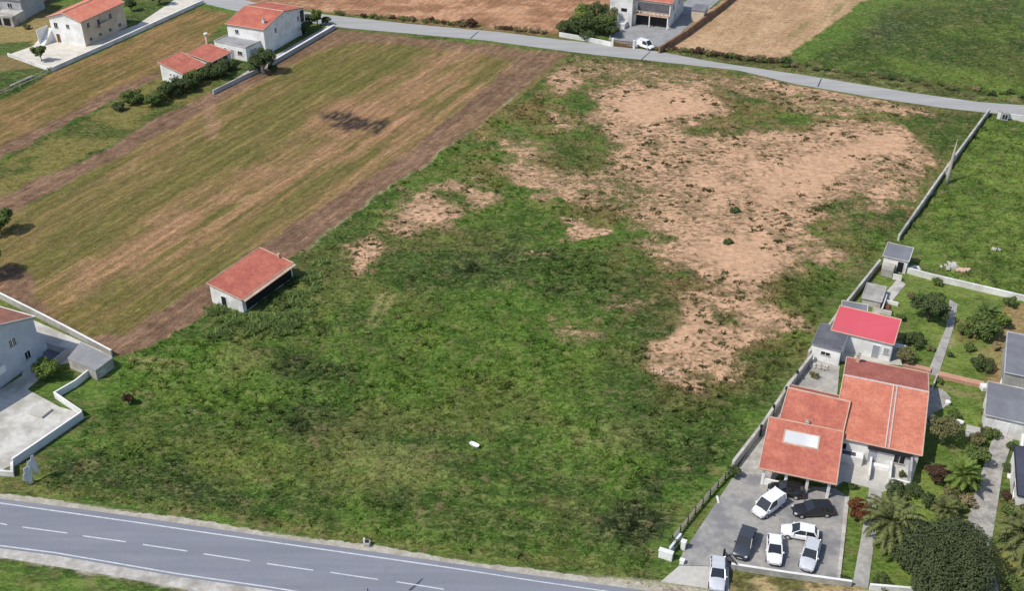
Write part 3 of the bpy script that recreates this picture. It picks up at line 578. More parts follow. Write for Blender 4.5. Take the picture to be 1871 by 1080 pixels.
# ================================================================ WALLS AND FENCES
def wall(name, px, h, t, mat, label, cap=None, zs=0, group=None, capt=.05, over=.03, closed=False):
    P = [G(p[0], p[1], zs) for p in px]; P = [Vector((p.x, p.y, 0)) for p in P]
    root = thing(name, label, 'wall', P[0], 0, group); P = [p - P[0] for p in P]
    def run(mb, hw, z0, z1):
        L = []; Rr = []
        for i, p in enumerate(P):
            d0 = (P[i] - P[i - 1]).normalized() if i else (P[1] - P[0]).normalized(); d1 = (P[i + 1] - P[i]).normalized() if i < len(P) - 1 else d0
            tt = (d0 + d1).normalized(); nn = Vector((-tt.y, tt.x, 0)); k = hw / max(.4, nn.dot(Vector((-d0.y, d0.x, 0))))
            L.append(p + nn * k); Rr.append(p - nn * k)
        n0 = len(mb.v)
        for i in range(len(P)): mb.v += [(L[i].x, L[i].y, z0), (Rr[i].x, Rr[i].y, z0), (Rr[i].x, Rr[i].y, z1), (L[i].x, L[i].y, z1)]
        for i in range(len(P) - 1):
            a = n0 + 4 * i; b = a + 4
            for k in range(4): mb.f.append((a + k, b + k, b + (k + 1) % 4, a + (k + 1) % 4))
        mb.f.append((n0, n0 + 1, n0 + 2, n0 + 3)); e = n0 + 4 * (len(P) - 1); mb.f.append((e + 3, e + 2, e + 1, e))
    mb = MB(); run(mb, t / 2, -.3, h - capt); mb.build('wall_body', mat, root)
    mb = MB(); run(mb, t / 2 + over, h - capt, h); mb.build('coping', cap or mat, root)
    return root
def fence(name, px, h, n, label, post, rail, rails=2, panel=None):
    P = [Vector((G(*p).x, G(*p).y, 0)) for p in px]; root = thing(name, label, 'fence', P[0]); P = [p - P[0] for p in P]
    seg = [(P[i], P[i + 1]) for i in range(len(P) - 1)]; Lt = sum((b - a).length for a, b in seg)
    def at(s):
        for a, b in seg:
            k = (b - a).length
            if s <= k + 1e-6: return a + (b - a) * (s / k)
            s -= k
        return P[-1]
    pr = MB().box(-.07, .07, -.07, .07, -.2, h + .08).build('post', post, root, .01)
    for i in range(n):
        o = pr if i == 0 else pr.copy()
        if i: COL.objects.link(o); o.parent = root
        o.location = at(Lt * i / (n - 1))
    for k in range(rails):
        z = h * (.35 + .6 * k / max(1, rails - 1)); mb = MB()
        for a, b in seg:
            d = (b - a).normalized(); M4 = Matrix.Translation(a) @ d.to_track_quat('X', 'Z').to_matrix().to_4x4(); mb.box(0, (b - a).length, -.04, .04, z - .05, z + .05, M4)
        mb.build('rail', rail, root)
    if panel:
        mb = MB()
        for a, b in seg:
            d = (b - a).normalized(); M4 = Matrix.Translation(a) @ d.to_track_quat('X', 'Z').to_matrix().to_4x4(); mb.box(0, (b - a).length, -.015, .015, .02, h * .8, M4)
        mb.build('panel', panel, root)
    return root
wall('boundary_wall', [(1806, 208), (1735, 305), (1640, 442)], 1.3, .28, M['concrete_pale'], 'long pale concrete wall running from the far road down to the small grey hut')
wall('boundary_wall', [(1606, 486), (1536, 574), (1476, 655)], 1.2, .28, M['concrete_pale'], 'pale boundary wall running behind the outbuildings from the small hut to the alley')
wall('boundary_wall', [(1482, 660), (1440, 715), (1390, 790), (1338, 858)], 1.3, .3, M['concrete_pale'], 'weathered pale boundary wall beside the concrete alley left of the tiled houses')
for a, b in (((1450, 697), 1), ((1430, 727), 1), ((1407, 760), 1), ((1384, 797), 1)):
    p = G(*a); tag(MB().box(-.13, .13, -.13, .13, -.2, 1.75).build('wall_post', M['plastic'], loc=(p.x + .3, p.y, 0)), 'thin dark post on the alley side of the weathered boundary wall', 'post', 'dark posts along the alley wall')
wall('garden_wall', [(1656, 498), (1700, 510), (1760, 524), (1871, 550), (1960, 572)], .9, .35, M['white'], 'low whitewashed wall between the green meadow and the garden behind the red metal roof')
wall('boundary_wall', [(1842, 218), (1950, 232)], 1.2, .3, M['white'], 'short white wall beside the far road at the right edge')
wall('front_wall', [(1335, 1040), (1440, 1056), (1555, 1072)], .8, .22, M['concrete'], 'low concrete wall along the front of the car park', M['white_clean'])
wall('front_wall', [(1588, 1078), (1660, 1084), (1780, 1096)], .8, .22, M['white'], 'low white wall in front of the palm garden', M['white_clean'])
wall('planter_wall', [(1714, 687), (1760, 698), (1796, 706)], .45, .95, M['terracotta'], 'low wide terracotta topped wall crossing the garden lawn')
wall('planter_wall', [(1650, 668), (1700, 680)], .4, .8, M['terracotta'], 'short terracotta strip wall behind the large orange roof')
wall('garden_wall', [(1835, 690), (1806, 752)], 1.0, .2, M['white'], 'thin white wall beside the grey sheet roof at right')
wall('garden_wall', [(1868, 700 + 80), (1862, 840), (1850, 905), (1848, 925)], 1.1, .25, M['white'], 'white wall beside the dark roofed building at the right edge')
wall('garden_edging', [(1712, 688), (1700, 720)], .5, .14, M['concrete_pale'], 'thin pale kerb wall at the corner of the large orange roof')
fence('rail_fence', [(1338, 862), (1290, 915), (1228, 992)], 1.0, 9, 'weathered rail fence along the grass strip beside the car park', M['plastic'], M['wood'], 3)
wall('patio_wall', [(-60, 512), (0, 545), (60, 575), (120, 606), (206, 652)], 1.1, .2, M['concrete'], 'pale topped wall behind the white apartment house along the ploughed track', M['white_clean'])
wall('patio_wall', [(172, 680), (140, 706), (102, 728), (152, 762)], 1.0, .16, M['white'], 'zigzag white wall enclosing the small lawn with the round bush', M['white_clean'])
wall('patio_wall', [(152, 765), (90, 808), (26, 852)], 1.15, .18, M['grey_or_shaded'], 'pale grey parapet wall along the lower side of the concrete patio', M['white_clean'])
wall('patio_wall', [(24, 852), (24, 870), (0, 868), (-70, 850)], .7, .25, M['white'], 'low white wall stub below the concrete patio near the road')
wall('yard_wall', [(95, 130), (230, 70), (372, 5)], .9, .3, M['white'], 'long pale wall along the white yard of the orange roofed house at top left', M['white_clean'])
wall('yard_wall', [(15, 102), (88, 128)], .7, .25, M['white'], 'short white wall at the near end of the pale yard at top left')
fence('wire_fence', [(-40, 190), (15, 168), (60, 148), (95, 130)], 1.0, 14, 'thin wire fence continuing the white yard wall at top left', M['wood'], M['concrete_pale'], 2)
wall('yard_wall', [(390, 172), (440, 147), (480, 128)], .9, .28, M['greywall'], 'grey topped wall beside the bushes in front of the flat roofed annex', M['concrete_pale'])
wall('yard_wall', [(492, 122), (550, 88), (611, 52)], 1.0, .45, M['greywall'], 'broad white topped wall along the right side of the two storey white house', M['white_clean'])
wall('road_wall', [(1022, 66), (1068, 74), (1117, 84)], 1.0, .25, M['white'], 'low white wall between the trees and the far road', M['white_clean'])
wall('brick_wall', [(1204, 97), (1250, 68), (1320, 16), (1345, -6)], 1.5, .4, M['brick'], 'long brown block wall beside the pale tan field')
wall('field_wall', [(20, 158), (60, 140)], .35, .25, M['concrete_pale'], 'low pale kerb beside the wire fence at the left edge')
# metal gate of the far house
gp = G(1119, 84); gq = G(1158, 88); root = thing('driveway_gate', 'brown metal gate with pale piers at the far house', 'gate', gp)
d = Vector((gq.x - gp.x, gq.y - gp.y, 0)); mb = MB(); L_ = d.length; M4 = d.normalized().to_track_quat('X', 'Z').to_matrix().to_4x4()
for k in range(12): mb.box(.35 + k * (L_ - .7) / 12, .35 + k * (L_ - .7) / 12 + .16, -.03, .03, .1, 1.5, M4)
for z in (.15, .8, 1.45): mb.box(.3, L_ - .3, -.045, .045, z - .06, z + .06, M4)
mb.build('gate_panel', M['rust'], root)
for xx in (0, L_): MB().box(xx - .22, xx + .22, -.22, .22, -.2, 1.75, M4).box(xx - .28, xx + .28, -.28, .28, 1.75, 1.85, M4).build('gate_pier', M['white'], root, .02)

# ================================================================ HOUSES
def win(root, W, D, side, s, z, w, h, kind='window', mat=None, sill=True, off=0.0):
    """opening set in a wall face: side 'f' y=0, 'b' y=D, 'l' x=0, 'r' x=W"""
    if side == 'f': T = Matrix.Translation((s, off, z))
    elif side == 'b': T = Matrix.Translation((s, D, z)) @ Matrix.Rotation(math.pi, 4, 'Z')
    elif side == 'l': T = Matrix.Translation((0, s, z)) @ Matrix.Rotation(-math.pi / 2, 4, 'Z')
    else: T = Matrix.Translation((W, s, z)) @ Matrix.Rotation(math.pi / 2, 4, 'Z')
    fr = MB(); t = .07
    fr.box(-w / 2 - t, -w / 2, -.05, .02, 0, h, T).box(w / 2, w / 2 + t, -.05, .02, 0, h, T).box(-w / 2 - t, w / 2 + t, -.052, .02, h, h + t, T)
    if kind == 'window': fr.box(-.025, .025, -.035, .02, 0, h, T)
    f = fr.build(kind, M['white_clean'], root)
    MB().box(-w / 2, w / 2, -.018, .01, 0, h, T).build('pane' if kind == 'window' else 'leaf', mat or M['glass'], f)
    if sill and kind == 'window': MB().box(-w / 2 - .12, w / 2 + .12, -.12, .02, -.07, 0, T).build('sill', M['concrete_pale'], f)
    return f
def roofplanes(kind, W, D, He, Hr, ov, axis='x', rp=.5):
    """list of (name, quad) for the roof, He eave height, Hr ridge height"""
    a, b, c, d = -ov, W + ov, -ov, D + ov
    if kind == 'gable' and axis == 'x':
        r = D * rp; sf = (Hr - He) / r; sb = (Hr - He) / (D - r)
        return [[(a, c, He - ov * sf), (b, c, He - ov * sf), (b, r, Hr), (a, r, Hr)], [(a, r, Hr), (b, r, Hr), (b, d, He - ov * sb), (a, d, He - ov * sb)]]
    if kind == 'gable':
        r = W * rp; sl = (Hr - He) / r; sr = (Hr - He) / (W - r)
        return [[(a, c, He - ov * sl), (r, c, Hr), (r, d, Hr), (a, d, He - ov * sl)], [(r, c, Hr), (b, c, He - ov * sr), (b, d, He - ov * sr), (r, d, Hr)]]
    if kind == 'mono':                      # front low He, back high Hr
        s = (Hr - He) / D; return [[(a, c, He - ov * s), (b, c, He - ov * s), (b, d, Hr + ov * s), (a, d, Hr + ov * s)]]
    if kind == 'monox':                     # left high, right low
        s = (Hr - He) / W; return [[(a, c, Hr + ov * s), (b, c, He - ov * s), (b, d, He - ov * s), (a, d, Hr + ov * s)]]
    if kind == 'hip':
        i = D / 2 + ov; z0 = He - ov * (Hr - He) / (D / 2); L = [(a, c, z0), (b, c, z0), (b, d, z0), (a, d, z0)]; r1 = (a + i, D / 2, Hr); r2 = (b - i, D / 2, Hr)
        return [[L[0], L[1], r2, r1], [L[2], L[3], r1, r2], [L[3], L[0], r1], [L[1], L[2], r2]]
def house(name, label, cat, org, ang, W, D, He, Hr=None, roof='gable', axis='x', rp=.5, wallmat=None, roofmats=None, ov=.3, thick=.14, edge=None, ridge=None, walls=True):
    root = thing(name, label, cat, (org[0], org[1], 0), ang); wallmat = wallmat or M['white']; Hr = Hr or He
    mb = MB()
    if roof == 'gable' and axis == 'x':
        r = D * rp
        for x, fl in ((0, 1), (W, -1)): mb.poly([(x, 0, -.2), (x, 0, He - .14), (x, r, Hr - .14), (x, D, He - .14), (x, D, -.2)][::fl])
        mb.poly([(0, 0, -.2), (W, 0, -.2), (W, 0, He - .14), (0, 0, He - .14)]); mb.poly([(W, D, -.2), (0, D, -.2), (0, D, He - .14), (W, D, He - .14)])
    elif roof == 'gable':
        r = W * rp
        for y, fl in ((0, -1), (D, 1)): mb.poly([(0, y, -.2), (0, y, He - .14), (r, y, Hr - .14), (W, y, He - .14), (W, y, -.2)][::fl])
        mb.poly([(0, D, -.2), (0, 0, -.2), (0, 0, He - .14), (0, D, He - .14)]); mb.poly([(W, 0, -.2), (W, D, -.2), (W, D, He - .14), (W, 0, He - .14)])
    elif roof == 'mono':
        n = len(mb.v); h = [He - .14, He - .14, Hr - .14, Hr - .14]; q = [(0, 0), (W, 0), (W, D), (0, D)]
        for i in range(4): j = (i + 1) % 4; mb.poly([(*q[i], -.2), (*q[j], -.2), (*q[j], h[j]), (*q[i], h[i])])
    elif roof == 'monox':
        h = [Hr - .14, He - .14, He - .14, Hr - .14]; q = [(0, 0), (W, 0), (W, D), (0, D)]
        for i in range(4): j = (i + 1) % 4; mb.poly([(*q[i], -.2), (*q[j], -.2), (*q[j], h[j]), (*q[i], h[i])])
    else: mb.box(0, W, 0, D, -.2, He - (0.05 if roof == 'flat' else .02))
    if walls: mb.build('walls', wallmat, root)
    if roof == 'flat':
        o = MB().box(.12, W - .12, .12, D - .12, He - .05, He + .02).build('roof', roofmats[0], root)
        p = MB(); 
        for q in ((-.06, W + .06, -.06, .12), (-.06, W + .06, D - .12, D + .06), (-.06, .12, .12, D - .12), (W - .12, W + .06, .12, D - .12)): p.box(*q, He - .05, He + .2)
        p.build('parapet', edge or M['white_clean'], root)
        return root
    pls = roofplanes(roof, W, D, He, Hr, ov, axis, rp)
    for i, q in enumerate(pls):
        o = MB().slab([Vector(p) for p in q], thick).build('roof', roofmats[i % len(roofmats)], root)
    if edge:
        mb = MB()
        for q in pls:
            q = [Vector(p) for p in q]
            for i in range(len(q)):
                a, b = q[i], q[(i + 1) % len(q)]; mb.tube([a + Vector((0, 0, .0)), b + Vector((0, 0, .0))], .085, 6)
        mb.build('roof_edging', edge, root)
    if ridge and roof == 'gable':
        r = D * rp if axis == 'x' else W * rp
        mb = MB(); n = int((W if axis == 'x' else D) / .4)
        for k in range(n + 1):
            s = -ov + ((W if axis == 'x' else D) + 2 * ov) * k / (n + 1); e = s + .45
            if axis == 'x': mb.tube([(s, r, Hr + .02), (e, r, Hr + .02)], [.13, .11], 6)
            else: mb.tube([(r, s, Hr + .02), (r, e, Hr + .02)], [.13, .11], 6)
        mb.build('ridge_tiles', ridge, root)
    return root
def chimney(root, x, y, z, h, w=.4, mat=None):
    c = MB().box(x - w / 2, x + w / 2, y - w / 2, y + w / 2, z - .5, z + h).build('chimney', mat or M['white'], root, .015)
    MB().box(x - w / 2 - .08, x + w / 2 + .08, y - w / 2 - .08, y + w / 2 + .08, z + h, z + h + .08).box(x - .1, x + .1, y - .1, y + .1, z + h + .08, z + h + .3).build('chimney_cap', M['concrete'], c)
def org_of(px, z): g = G(px[0], px[1], z); return (g.x, g.y)
A20 = R(-20)
def corner(br, ang, W, back=0):           # front-left corner from a front-right one
    return (br[0] - math.cos(ang) * W + math.sin(ang) * 0, br[1] - math.sin(ang) * W)
# --- main orange house on the right
c = corner((47.2, 96.5), A20, 9.6); a = A20 + 0; W_, D_ = 9.6, 16.4
c = (c[0] + .25, c[1] + .3)
rt = house('family_house', 'low white house with the widest orange tiled roof, split by a grey valley strip', 'house', c, a, W_, D_, 3.0, 4.5, 'gable', 'x', .63, M['white'], [M['tile_or_x'], M['tile_brown_x']], .3, .16, M['verge'], M['mortar'])
# valley strips running down the front slope
sf = 1.5 / (D_ * .63)
mb = MB()
for xx in (W_ * .60, W_ * .60 + .42):
    mb.tube([(xx, -.3, 3.0 - .3 * sf + .04), (xx, D_ * .63 - .15, 4.5 + .02)], .09, 6)
mb.build('valley_ridge', M['mortar'], rt)
chimney(rt, 1.1, D_ - .6, 3.2, 1.1, .45, M['verge'])
for s, z, w, h, k in ((1.0, 1.0, 1.0, 1.1, 'window'), (7.6, .9, 1.2, 1.2, 'window')): win(rt, W_, D_, 'f', s, z, w, h, k, off=0)
win(rt, W_, D_, 'f', 4.6, .06, 1.0, 2.1, 'door', M['shutter'])
for s in (3, 7, 11, 14): win(rt, W_, D_, 'r', s, 1.0, 1.0, 1.1)
for s in (9.5, 13.5): win(rt, W_, D_, 'l', s, 1.0, .9, 1.0)
# porch: low white blocks, black strip standing in for the shade under the eave, posts
v = lambda x, y: (x, y)
MB().box(.5, 3.6, -1.1, -.01, -.1, 1.2).build('porch_block', M['white_clean'], rt, .03)
MB().box(1.2, 2.7, -.9, -.25, 1.2, 1.26).build('skylight_panel', M['navysheet'], rt, .01)
MB().box(3.9, 8.9, -.3, -.03, 2.2, 2.75).build('eave_shade_strip', M['plastic'], rt)
mb = MB()
for x0, x1, y0, y1, h in ((4.4, 4.65, -3.4, -.05, 1.0), (6.7, 6.95, -3.2, -.05, 1.0), (7.0, 9.0, -3.2, -2.98, 1.0), (4.66, 6.68, -.9, -.35, .5)): mb.box(x0, x1, y0, y1, .0, h)
mb.build('terrace_wall', M['white_clean'], rt, .02)
MB().box(8.75, 8.98, -2.9, -.35, .9, 2.5).build('porch_screen', M['greywall'], rt, .02)
# --- the two parts of the front house
c2 = (32.4, 102.3); W2, D2 = 7.0, 7.7
r2 = house('garage_house', 'red tiled house wing between the skylight roof and the widest orange roof', 'house', c2, R(-22), W2, D2, 3.2, 4.2, 'gable', 'x', .74, M['white'], [M['tile_mid_x'], M['tile_brown_x']], .25, .15, M['verge'], M['verge'])
chimney(r2, 3.0, .6, 3.3, .35, .3)
win(r2, W2, D2, 'l', 2.0, 1.1, .8, .9); win(r2, W2, D2, 'l', 4.6, 1.1, .8, .9); win(r2, W2, D2, 'b', 3, 1.1, 1, .9)
c1 = (28.7, 94.75); W1, D1 = 8.1, 8.0
r1 = house('veranda_house', 'white pillared house with a pale skylight in its red tiled roof, beside the parked cars', 'house', c1, R(-18.5), W1, D1, 2.75, 3.6, 'mono', 'x', .5, M['white'], [M['tile_mid_x']], .3, .15, M['verge'], None, walls=False)
MB().box(0, W1, 2.6, D1, -.2, 2.95).build('walls', M['white'], r1)
mb = MB()
for x in (.15, 2.7, 5.1, 7.2): mb.box(x, x + .34, .1, .44, -.1, 2.6)
for i in range(4):
    MB().box((.15, 2.7, 5.1, 7.5)[i], (.15, 2.7, 5.1, 7.5)[i] + .34, .1, .44, -.1, 2.62).build('pillar', M['white_clean'], r1, .02)
MB().box(.0, W1, .45, .6, 2.35, 2.62).build('lintel', M['white'], r1)
MB().box(.5, 2.7, .15, .34, .05, .95).box(3.04, 5.1, .15, .34, .05, .6).build('veranda_wall', M['white_clean'], r1, .02)
for s, w, h, k in ((1.6, 1.3, 1.2, 'window'), (4.0, 1.0, 2.0, 'door'), (6.3, 1.4, 1.2, 'window')):
    T = Matrix.Translation((0, 2.6, 0)); mb = MB().box(s - w / 2 - .07, s + w / 2 + .07, 2.54, 2.59, .9 if k == 'window' else .05, (.9 if k == 'window' else .05) + h + .07)
    f = mb.build(k, M['white_clean'], r1); MB().box(s - w / 2, s + w / 2, 2.52, 2.535, .9 if k == 'window' else .05, (.9 if k == 'window' else .05) + h).build('pane', M['glass'], f)
sm = .85 / D1
def onroof(x, y, up): return (x, y, 2.75 + y * sm + up)
q = [onroof(1.7, 4.4, .1), onroof(5.9, 4.4, .1), onroof(5.9, 6.7, .1), onroof(1.7, 6.7, .1)]
sk = MB().slab(q, .1).build('skylight', M['verge'], r1)
q = [onroof(1.9, 4.6, .13), onroof(5.7, 4.6, .13), onroof(5.7, 6.5, .13), onroof(1.9, 6.5, .13)]
M['skylight'] = mottled('dirty_translucent_sheet', (.80, .80, .78), .1, .6, .5, (.42, .43, .43), .6, .4)
MB().slab(q, .06).build('skylight_sheet', M['skylight'], sk)
# --- red metal roof
c3 = (43.6, 122.2); r3 = house('red_roof_outbuilding', 'white outbuilding under a bright red painted sheet roof behind the orange roofed house', 'outbuilding', c3, R(-25), 7.9, 5.4, 2.9, 3.4, 'mono', 'x', .5, M['white_clean'], [M['redmetal']], .2, .08, M['verge'], None)
win(r3, 7.9, 5.4, 'f', 6.0, .06, .9, 2.0, 'door', M['shutter']); win(r3, 7.9, 5.4, 'f', 1.0, 1.1, .7, .8); win(r3, 7.9, 5.4, 'f', 7.3, 1.1, .6, .9, mat=M['shutter']); win(r3, 7.9, 5.4, 'r', 2.6, 1.1, 1.1, 1.0)
MB().box(7.9, 8.05, -.1, 3.6, 0, 2.5).build('side_panel', M['greywall'], r3)
# dark flat-roofed store to its left, grey one behind
c4 = org_of((1486, 628), 2.5); r4 = house('dark_roof_store', 'small white store with a dark grey sheet roof left of the bright red roof', 'store', c4, R(-27), 3.7, 4.6, 2.5, 2.9, 'mono', 'x', .5, M['white_clean'], [M['slate']], .15, .1, M['greysheet'], None)
win(r4, 3.7, 4.6, 'f', 1.8, 1.2, 1.2, .5); win(r4, 3.7, 4.6, 'r', 1.0, .05, .8, 1.9, 'door', M['dark'])
c5 = org_of((1538, 569), 2.4); r5 = house('grey_roof_store', 'small store with a light grey sheet roof tucked behind the bright red roof', 'store', c5, R(-18), 3.3, 2.6, 2.4, 2.5, 'mono', 'x', .5, M['concrete_pale'], [M['greysheet']], .12, .08, M['concrete_pale'], None)
win(r5, 3.3, 2.6, 'r', 1.3, .05, .8, 1.8, 'door', M['dark'])
# rubble shed between
c6 = org_of((1577, 540), 1.6); r6 = house('ruined_pen', 'low roofless pen of crumbling pale walls between the hut and the grey roofed store', 'pen', c6, R(-25), 2.6, 4.2, 1.2, 1.3, 'mono', 'x', .5, M['concrete_pale'], [M['concrete']], .1, .08, M['concrete_pale'], None)
mb = MB()
for x0, x1, y0, y1, h in ((2.9, 3.1, -1.2, 3, .9), (3.1, 4.4, -1.2, -1.0, .7), (3.1, 4.9, 1.8, 2.0, .6)): mb.box(x0, x1, y0, y1, 0, h)
mb.build('pen_wall', M['white'], r6, .02)
mb = MB().box(3.0, 3.9, .2, 1.4, 0, .35).box(3.4, 4.4, -.6, .1, .0, .3).build('rusty_trough', M['rust'], r6, .03)
# hut
c7 = org_of((1616, 466), 2.4); r7 = house('concrete_hut', 'small concrete hut with a grey roof at the lower end of the long wall', 'hut', c7, R(-26), 3.5, 3.6, 2.3, 2.6, 'mono', 'x', .5, M['white'], [M['greysheet']], .18, .12, M['concrete_pale'], None)
win(r7, 3.5, 3.6, 'f', 2.6, .05, .9, 1.8, 'door', M['dark'])
MB().box(.2, 1.9, -2.2, -.02, 0, 1.3).build('lean_to', M['concrete_pale'], r7, .03); MB().box(2.0, 3.3, -2.4, -2.2, 0, .9).build('yard_wall', M['white'], r7)
# gate kiosk at the far road
p = G(1828, 218); root = thing('gate_pillar', 'white pillar and dark meter box by the far road where the long wall starts', 'gate pillar', (p.x, p.y, 0), R(-20))
MB().box(-.7, -.1, -.3, .3, -.1, 1.7).build('pillar', M['white'], root, .03); MB().box(.0, 1.3, -.35, .35, -.1, 1.5).build('meter_box', M['greywall'], root, .05)
MB().box(-.75, -.05, -.35, .35, 1.7, 1.8).box(-.05, 1.35, -.4, .4, 1.5, 1.58).build('pillar_cap', M['concrete'], root); MB().box(.2, .6, -.37, -.352, .3, 1.2).box(.7, 1.1, -.37, -.352, .3, 1.2).build('box_door', M['plastic'], root)
# --- barn in the middle
p0 = G(436, 570); cb = (p0.x, p0.y); root = house('field_barn', 'small white barn with one red tiled slope standing at the edge of the green field', 'barn', (-43.7, 133.4), R(-29), 5.9, 11.2, 2.5, 3.3, 'monox', 'x', .5, M['white'], [M['tile_red_y']], .25, .14, M['verge'], None)
win(root, 5.9, 11.2, 'f', 2.4, .05, .9, 1.7, 'door', M['dark'])
MB().box(5.902, 5.93, .7, 10.9, .1, 2.0).build('side_shade_or_opening', M['dark'], root)  # dark panel paints the shade below the eave onto this wall
MB().slab([(6.05, -.15, 2.45), (6.75, -.15, 2.35), (6.75, 11.35, 2.35), (6.05, 11.35, 2.45)], .07).build('eave_board', M['verge'], root)
MB().box(3.4, 3.8, 11.0, 11.4, 2.6, 3.45).build('chimney', M['verge'], root, .02)
# --- two storey white house at top
cB = (-63.3, 237.6); AB = R(-23)
cB = org_of((414, 42), 6.0); root = house('two_storey_house', 'tall white two storey house with a red tiled roof beside the far road', 'house', cB, AB, 9.6, 16.0, 6.0, 7.6, 'gable', 'x', .5, M['white_clean'], [M['tile_red_x']], .3, .18, M['verge'], M['verge'])
for s, z in ((4.5, 3.8), (13.8, 3.6)): win(root, 9.6, 16, 'r', s, z, .7, 1.0)
mb = MB().box(9.62, 9.8, 14.2, 15.9, .0, 2.4).box(9.62, 9.8, 14.2, 15.9, 2.9, 5.5).build('side_shade_or_opening', M['dark'], root)
MB().box(9.6, 9.95, 13.95, 14.2, 0, 5.6).box(9.6, 9.95, 15.9, 16.1, 0, 5.6).build('corner_post', M['white_clean'], root)
chimney(root, 8.2, 2.4, 6.3, 1.0, .55)
win(root, 9.6, 16, 'f', 2.5, 4.0, .9, .9)
# annex with the flat grey roof
cA = org_of((391, 75), 3.0); root = house('flat_roof_annex', 'white annex with a grey flat roof in front of the tall two storey house', 'annex', cA, R(-29), 9.0, 5.9, 3.0, None, 'flat', 'x', .5, M['white_clean'], [M['flatroof']], edge=M['concrete_pale'])
for s in (1.3, 3.0): win(root, 9.0, 5.9, 'f', s, 1.1, .7, .9)
win(root, 9.0, 5.9, 'f', 5.0, .05, .8, 1.9, 'door', M['shutter']); win(root, 9.0, 5.9, 'f', 7.2, 1.2, 1.2, .8); win(root, 9.0, 5.9, 'r', 2.4, .05, 2.2, 2.1, 'door', M['shutter'])
p = G(383, 108); root = thing('flue', 'tall pale free standing flue with a cap behind the small red barn roofs', 'chimney', (p.x, p.y, 0)); MB().tube([(0, 0, -.1), (0, 0, 5.6)], [.3, .25], 10).build('flue_pipe', M['verge'], root, smooth=True)
MB().tube([(0, 0, 5.6), (0, 0, 5.75), (0, 0, 6.0)], [.3, .5, .45], 10).build('flue_cap', M['white'], root)
cb1 = org_of((291, 113), 4.0); root = house('red_roof_barn', 'small white barn with a mottled red tiled roof, nearest of the two beside the bushes', 'barn', cb1, R(-28), 6.6, 6.4, 2.5, 4.0, 'monox', 'x', .5, M['white'], [M['tile_mid_x']], .25, .14, M['verge'], None)
for s, z in ((2.6, 1.5), (3.6, 1.5), (4.5, 1.5), (2.2, .5)): win(root, 6.6, 6.4, 'f', s, z, .35, .5, sill=False)
cb2 = org_of((342, 97), 3.6); root = house('red_roof_barn', 'small barn with a plain red tiled roof behind, next to the pale flue', 'barn', cb2, R(-25), 6.2, 6.6, 2.7, 3.6, 'monox', 'x', .5, M['white'], [M['tile_mid_x']], .25, .14, M['verge'], None)
# --- orange roofed house at top left
gA = G(157, 85); W = 9.0; AA = R(-22); cAA = (gA.x - math.cos(AA) * W, gA.y - math.sin(AA) * W)
root = house('orange_roof_house', 'two storey white and cream house with an orange roof in the top left yard', 'house', cAA, AA, W, 14.5, 6.0, 7.4, 'gable', 'y', .5, M['white_clean'], [M['tile_or_y']], .35, .18, M['verge'], M['verge'])
MB().box(W + .003, W + .06, .0, 14.4, 0, 5.7).build('side_wall', M['cream'], root)
for s, z in ((2.0, 3.9), (5.4, 3.6), (9.5, 3.7), (2.0, .9), (5.2, .9), (8.6, .9), (12, 1.0)): win(root, W + .06, 14.5, 'r', s, z, .9, 1.1 if z > 2 else .7)
MB().box(W + .06, W + 1.3, 4.6, 9.0, 2.9, 3.05).box(W + 1.2, W + 1.3, 4.6, 9.0, 3.05, 4.0).build('balcony', M['cream'], root)
win(root, W, 14.5, 'f', 5.0, 3.8, .8, .9); win(root, W, 14.5, 'f', 1.6, .05, 1.0, 2.0, 'door', M['rust']); win(root, W, 14.5, 'f', 1.6, 3.5, 1.0, 1.2)
mb = MB()
for k in range(12): mb.box(-1.3, -.02, -3.2 + k * .3, .4, .25 * k, .25 * (k + 1))
mb.build('outside_stair', M['white_clean'], root); MB().box(-1.45, -1.3, -3.2, .4, 0, 3.6).build('stair_wall', M['white'], root)
# --- left apartment house
cE = (-63.6, 120.2); AE = R(-23)
We, De = 12.0, 16.0
# local frame: front-left corner so that the right rear corner sits at cE
ux, uy = math.cos(AE), math.sin(AE); ox = cE[0] - ux * We + uy * De; oy = cE[1] - uy * We - ux * De
root = house('apartment_house', 'white two storey apartment house coloured in bluish shade, red brown roof, at the left edge', 'apartment house', (ox, oy), AE, We, De, 6.4, 9.6, 'gable', 'x', .5, M['grey_or_shaded'], [M['tile_old_x']], .25, .18, M['white_clean'], M['verge'])
for s, z, w, h in ((11.6, 4.4, .45, 1.0), (12.2, 4.4, .45, 1.0), (8.9, 6.3, .4, .8), (9.5, 6.3, .4, .8), (7.2, 3.0, .9, 1.8), (7.8, .8, .7, .8), (4.5, 3.2, 1, 1.2), (13.6, 1.2, .9, 1.1)): win(root, We, De, 'r', s, z, w, h)
MB().box(We, We + 1.1, 5.5, 9.0, 2.6, 2.75).box(We + 1.0, We + 1.1, 5.5, 9.0, 2.75, 3.6).build('balcony', M['white_clean'], root)
g1 = G(84, 640); root = thing('basement_ramp_walls', 'grey retaining walls of the sunken garage ramp behind the white apartment house', 'ramp', (g1.x, g1.y, 0), AE)
MB().box(0, 3.6, .3, .5, 0, 1.1).box(3.6, 3.8, -2.6, .5, 0, 1.1).build('ramp_wall', M['greywall'], root, .02)
MB().box(.1, 3.5, -2.5, .2, .07, .1).build('ramp_floor', M['slate'], root)
g1 = G(100, 738); tag(MB().box(-1.2, 1.2, -.9, .9, 0, .3, Matrix.Rotation(AE, 4, 'Z')).build('concrete_tank', M['apron'], loc=(g1.x - 1.2, g1.y - 1.8, .06), bevel=.03), 'low pale concrete tank in the corner of the patio wall', 'tank')
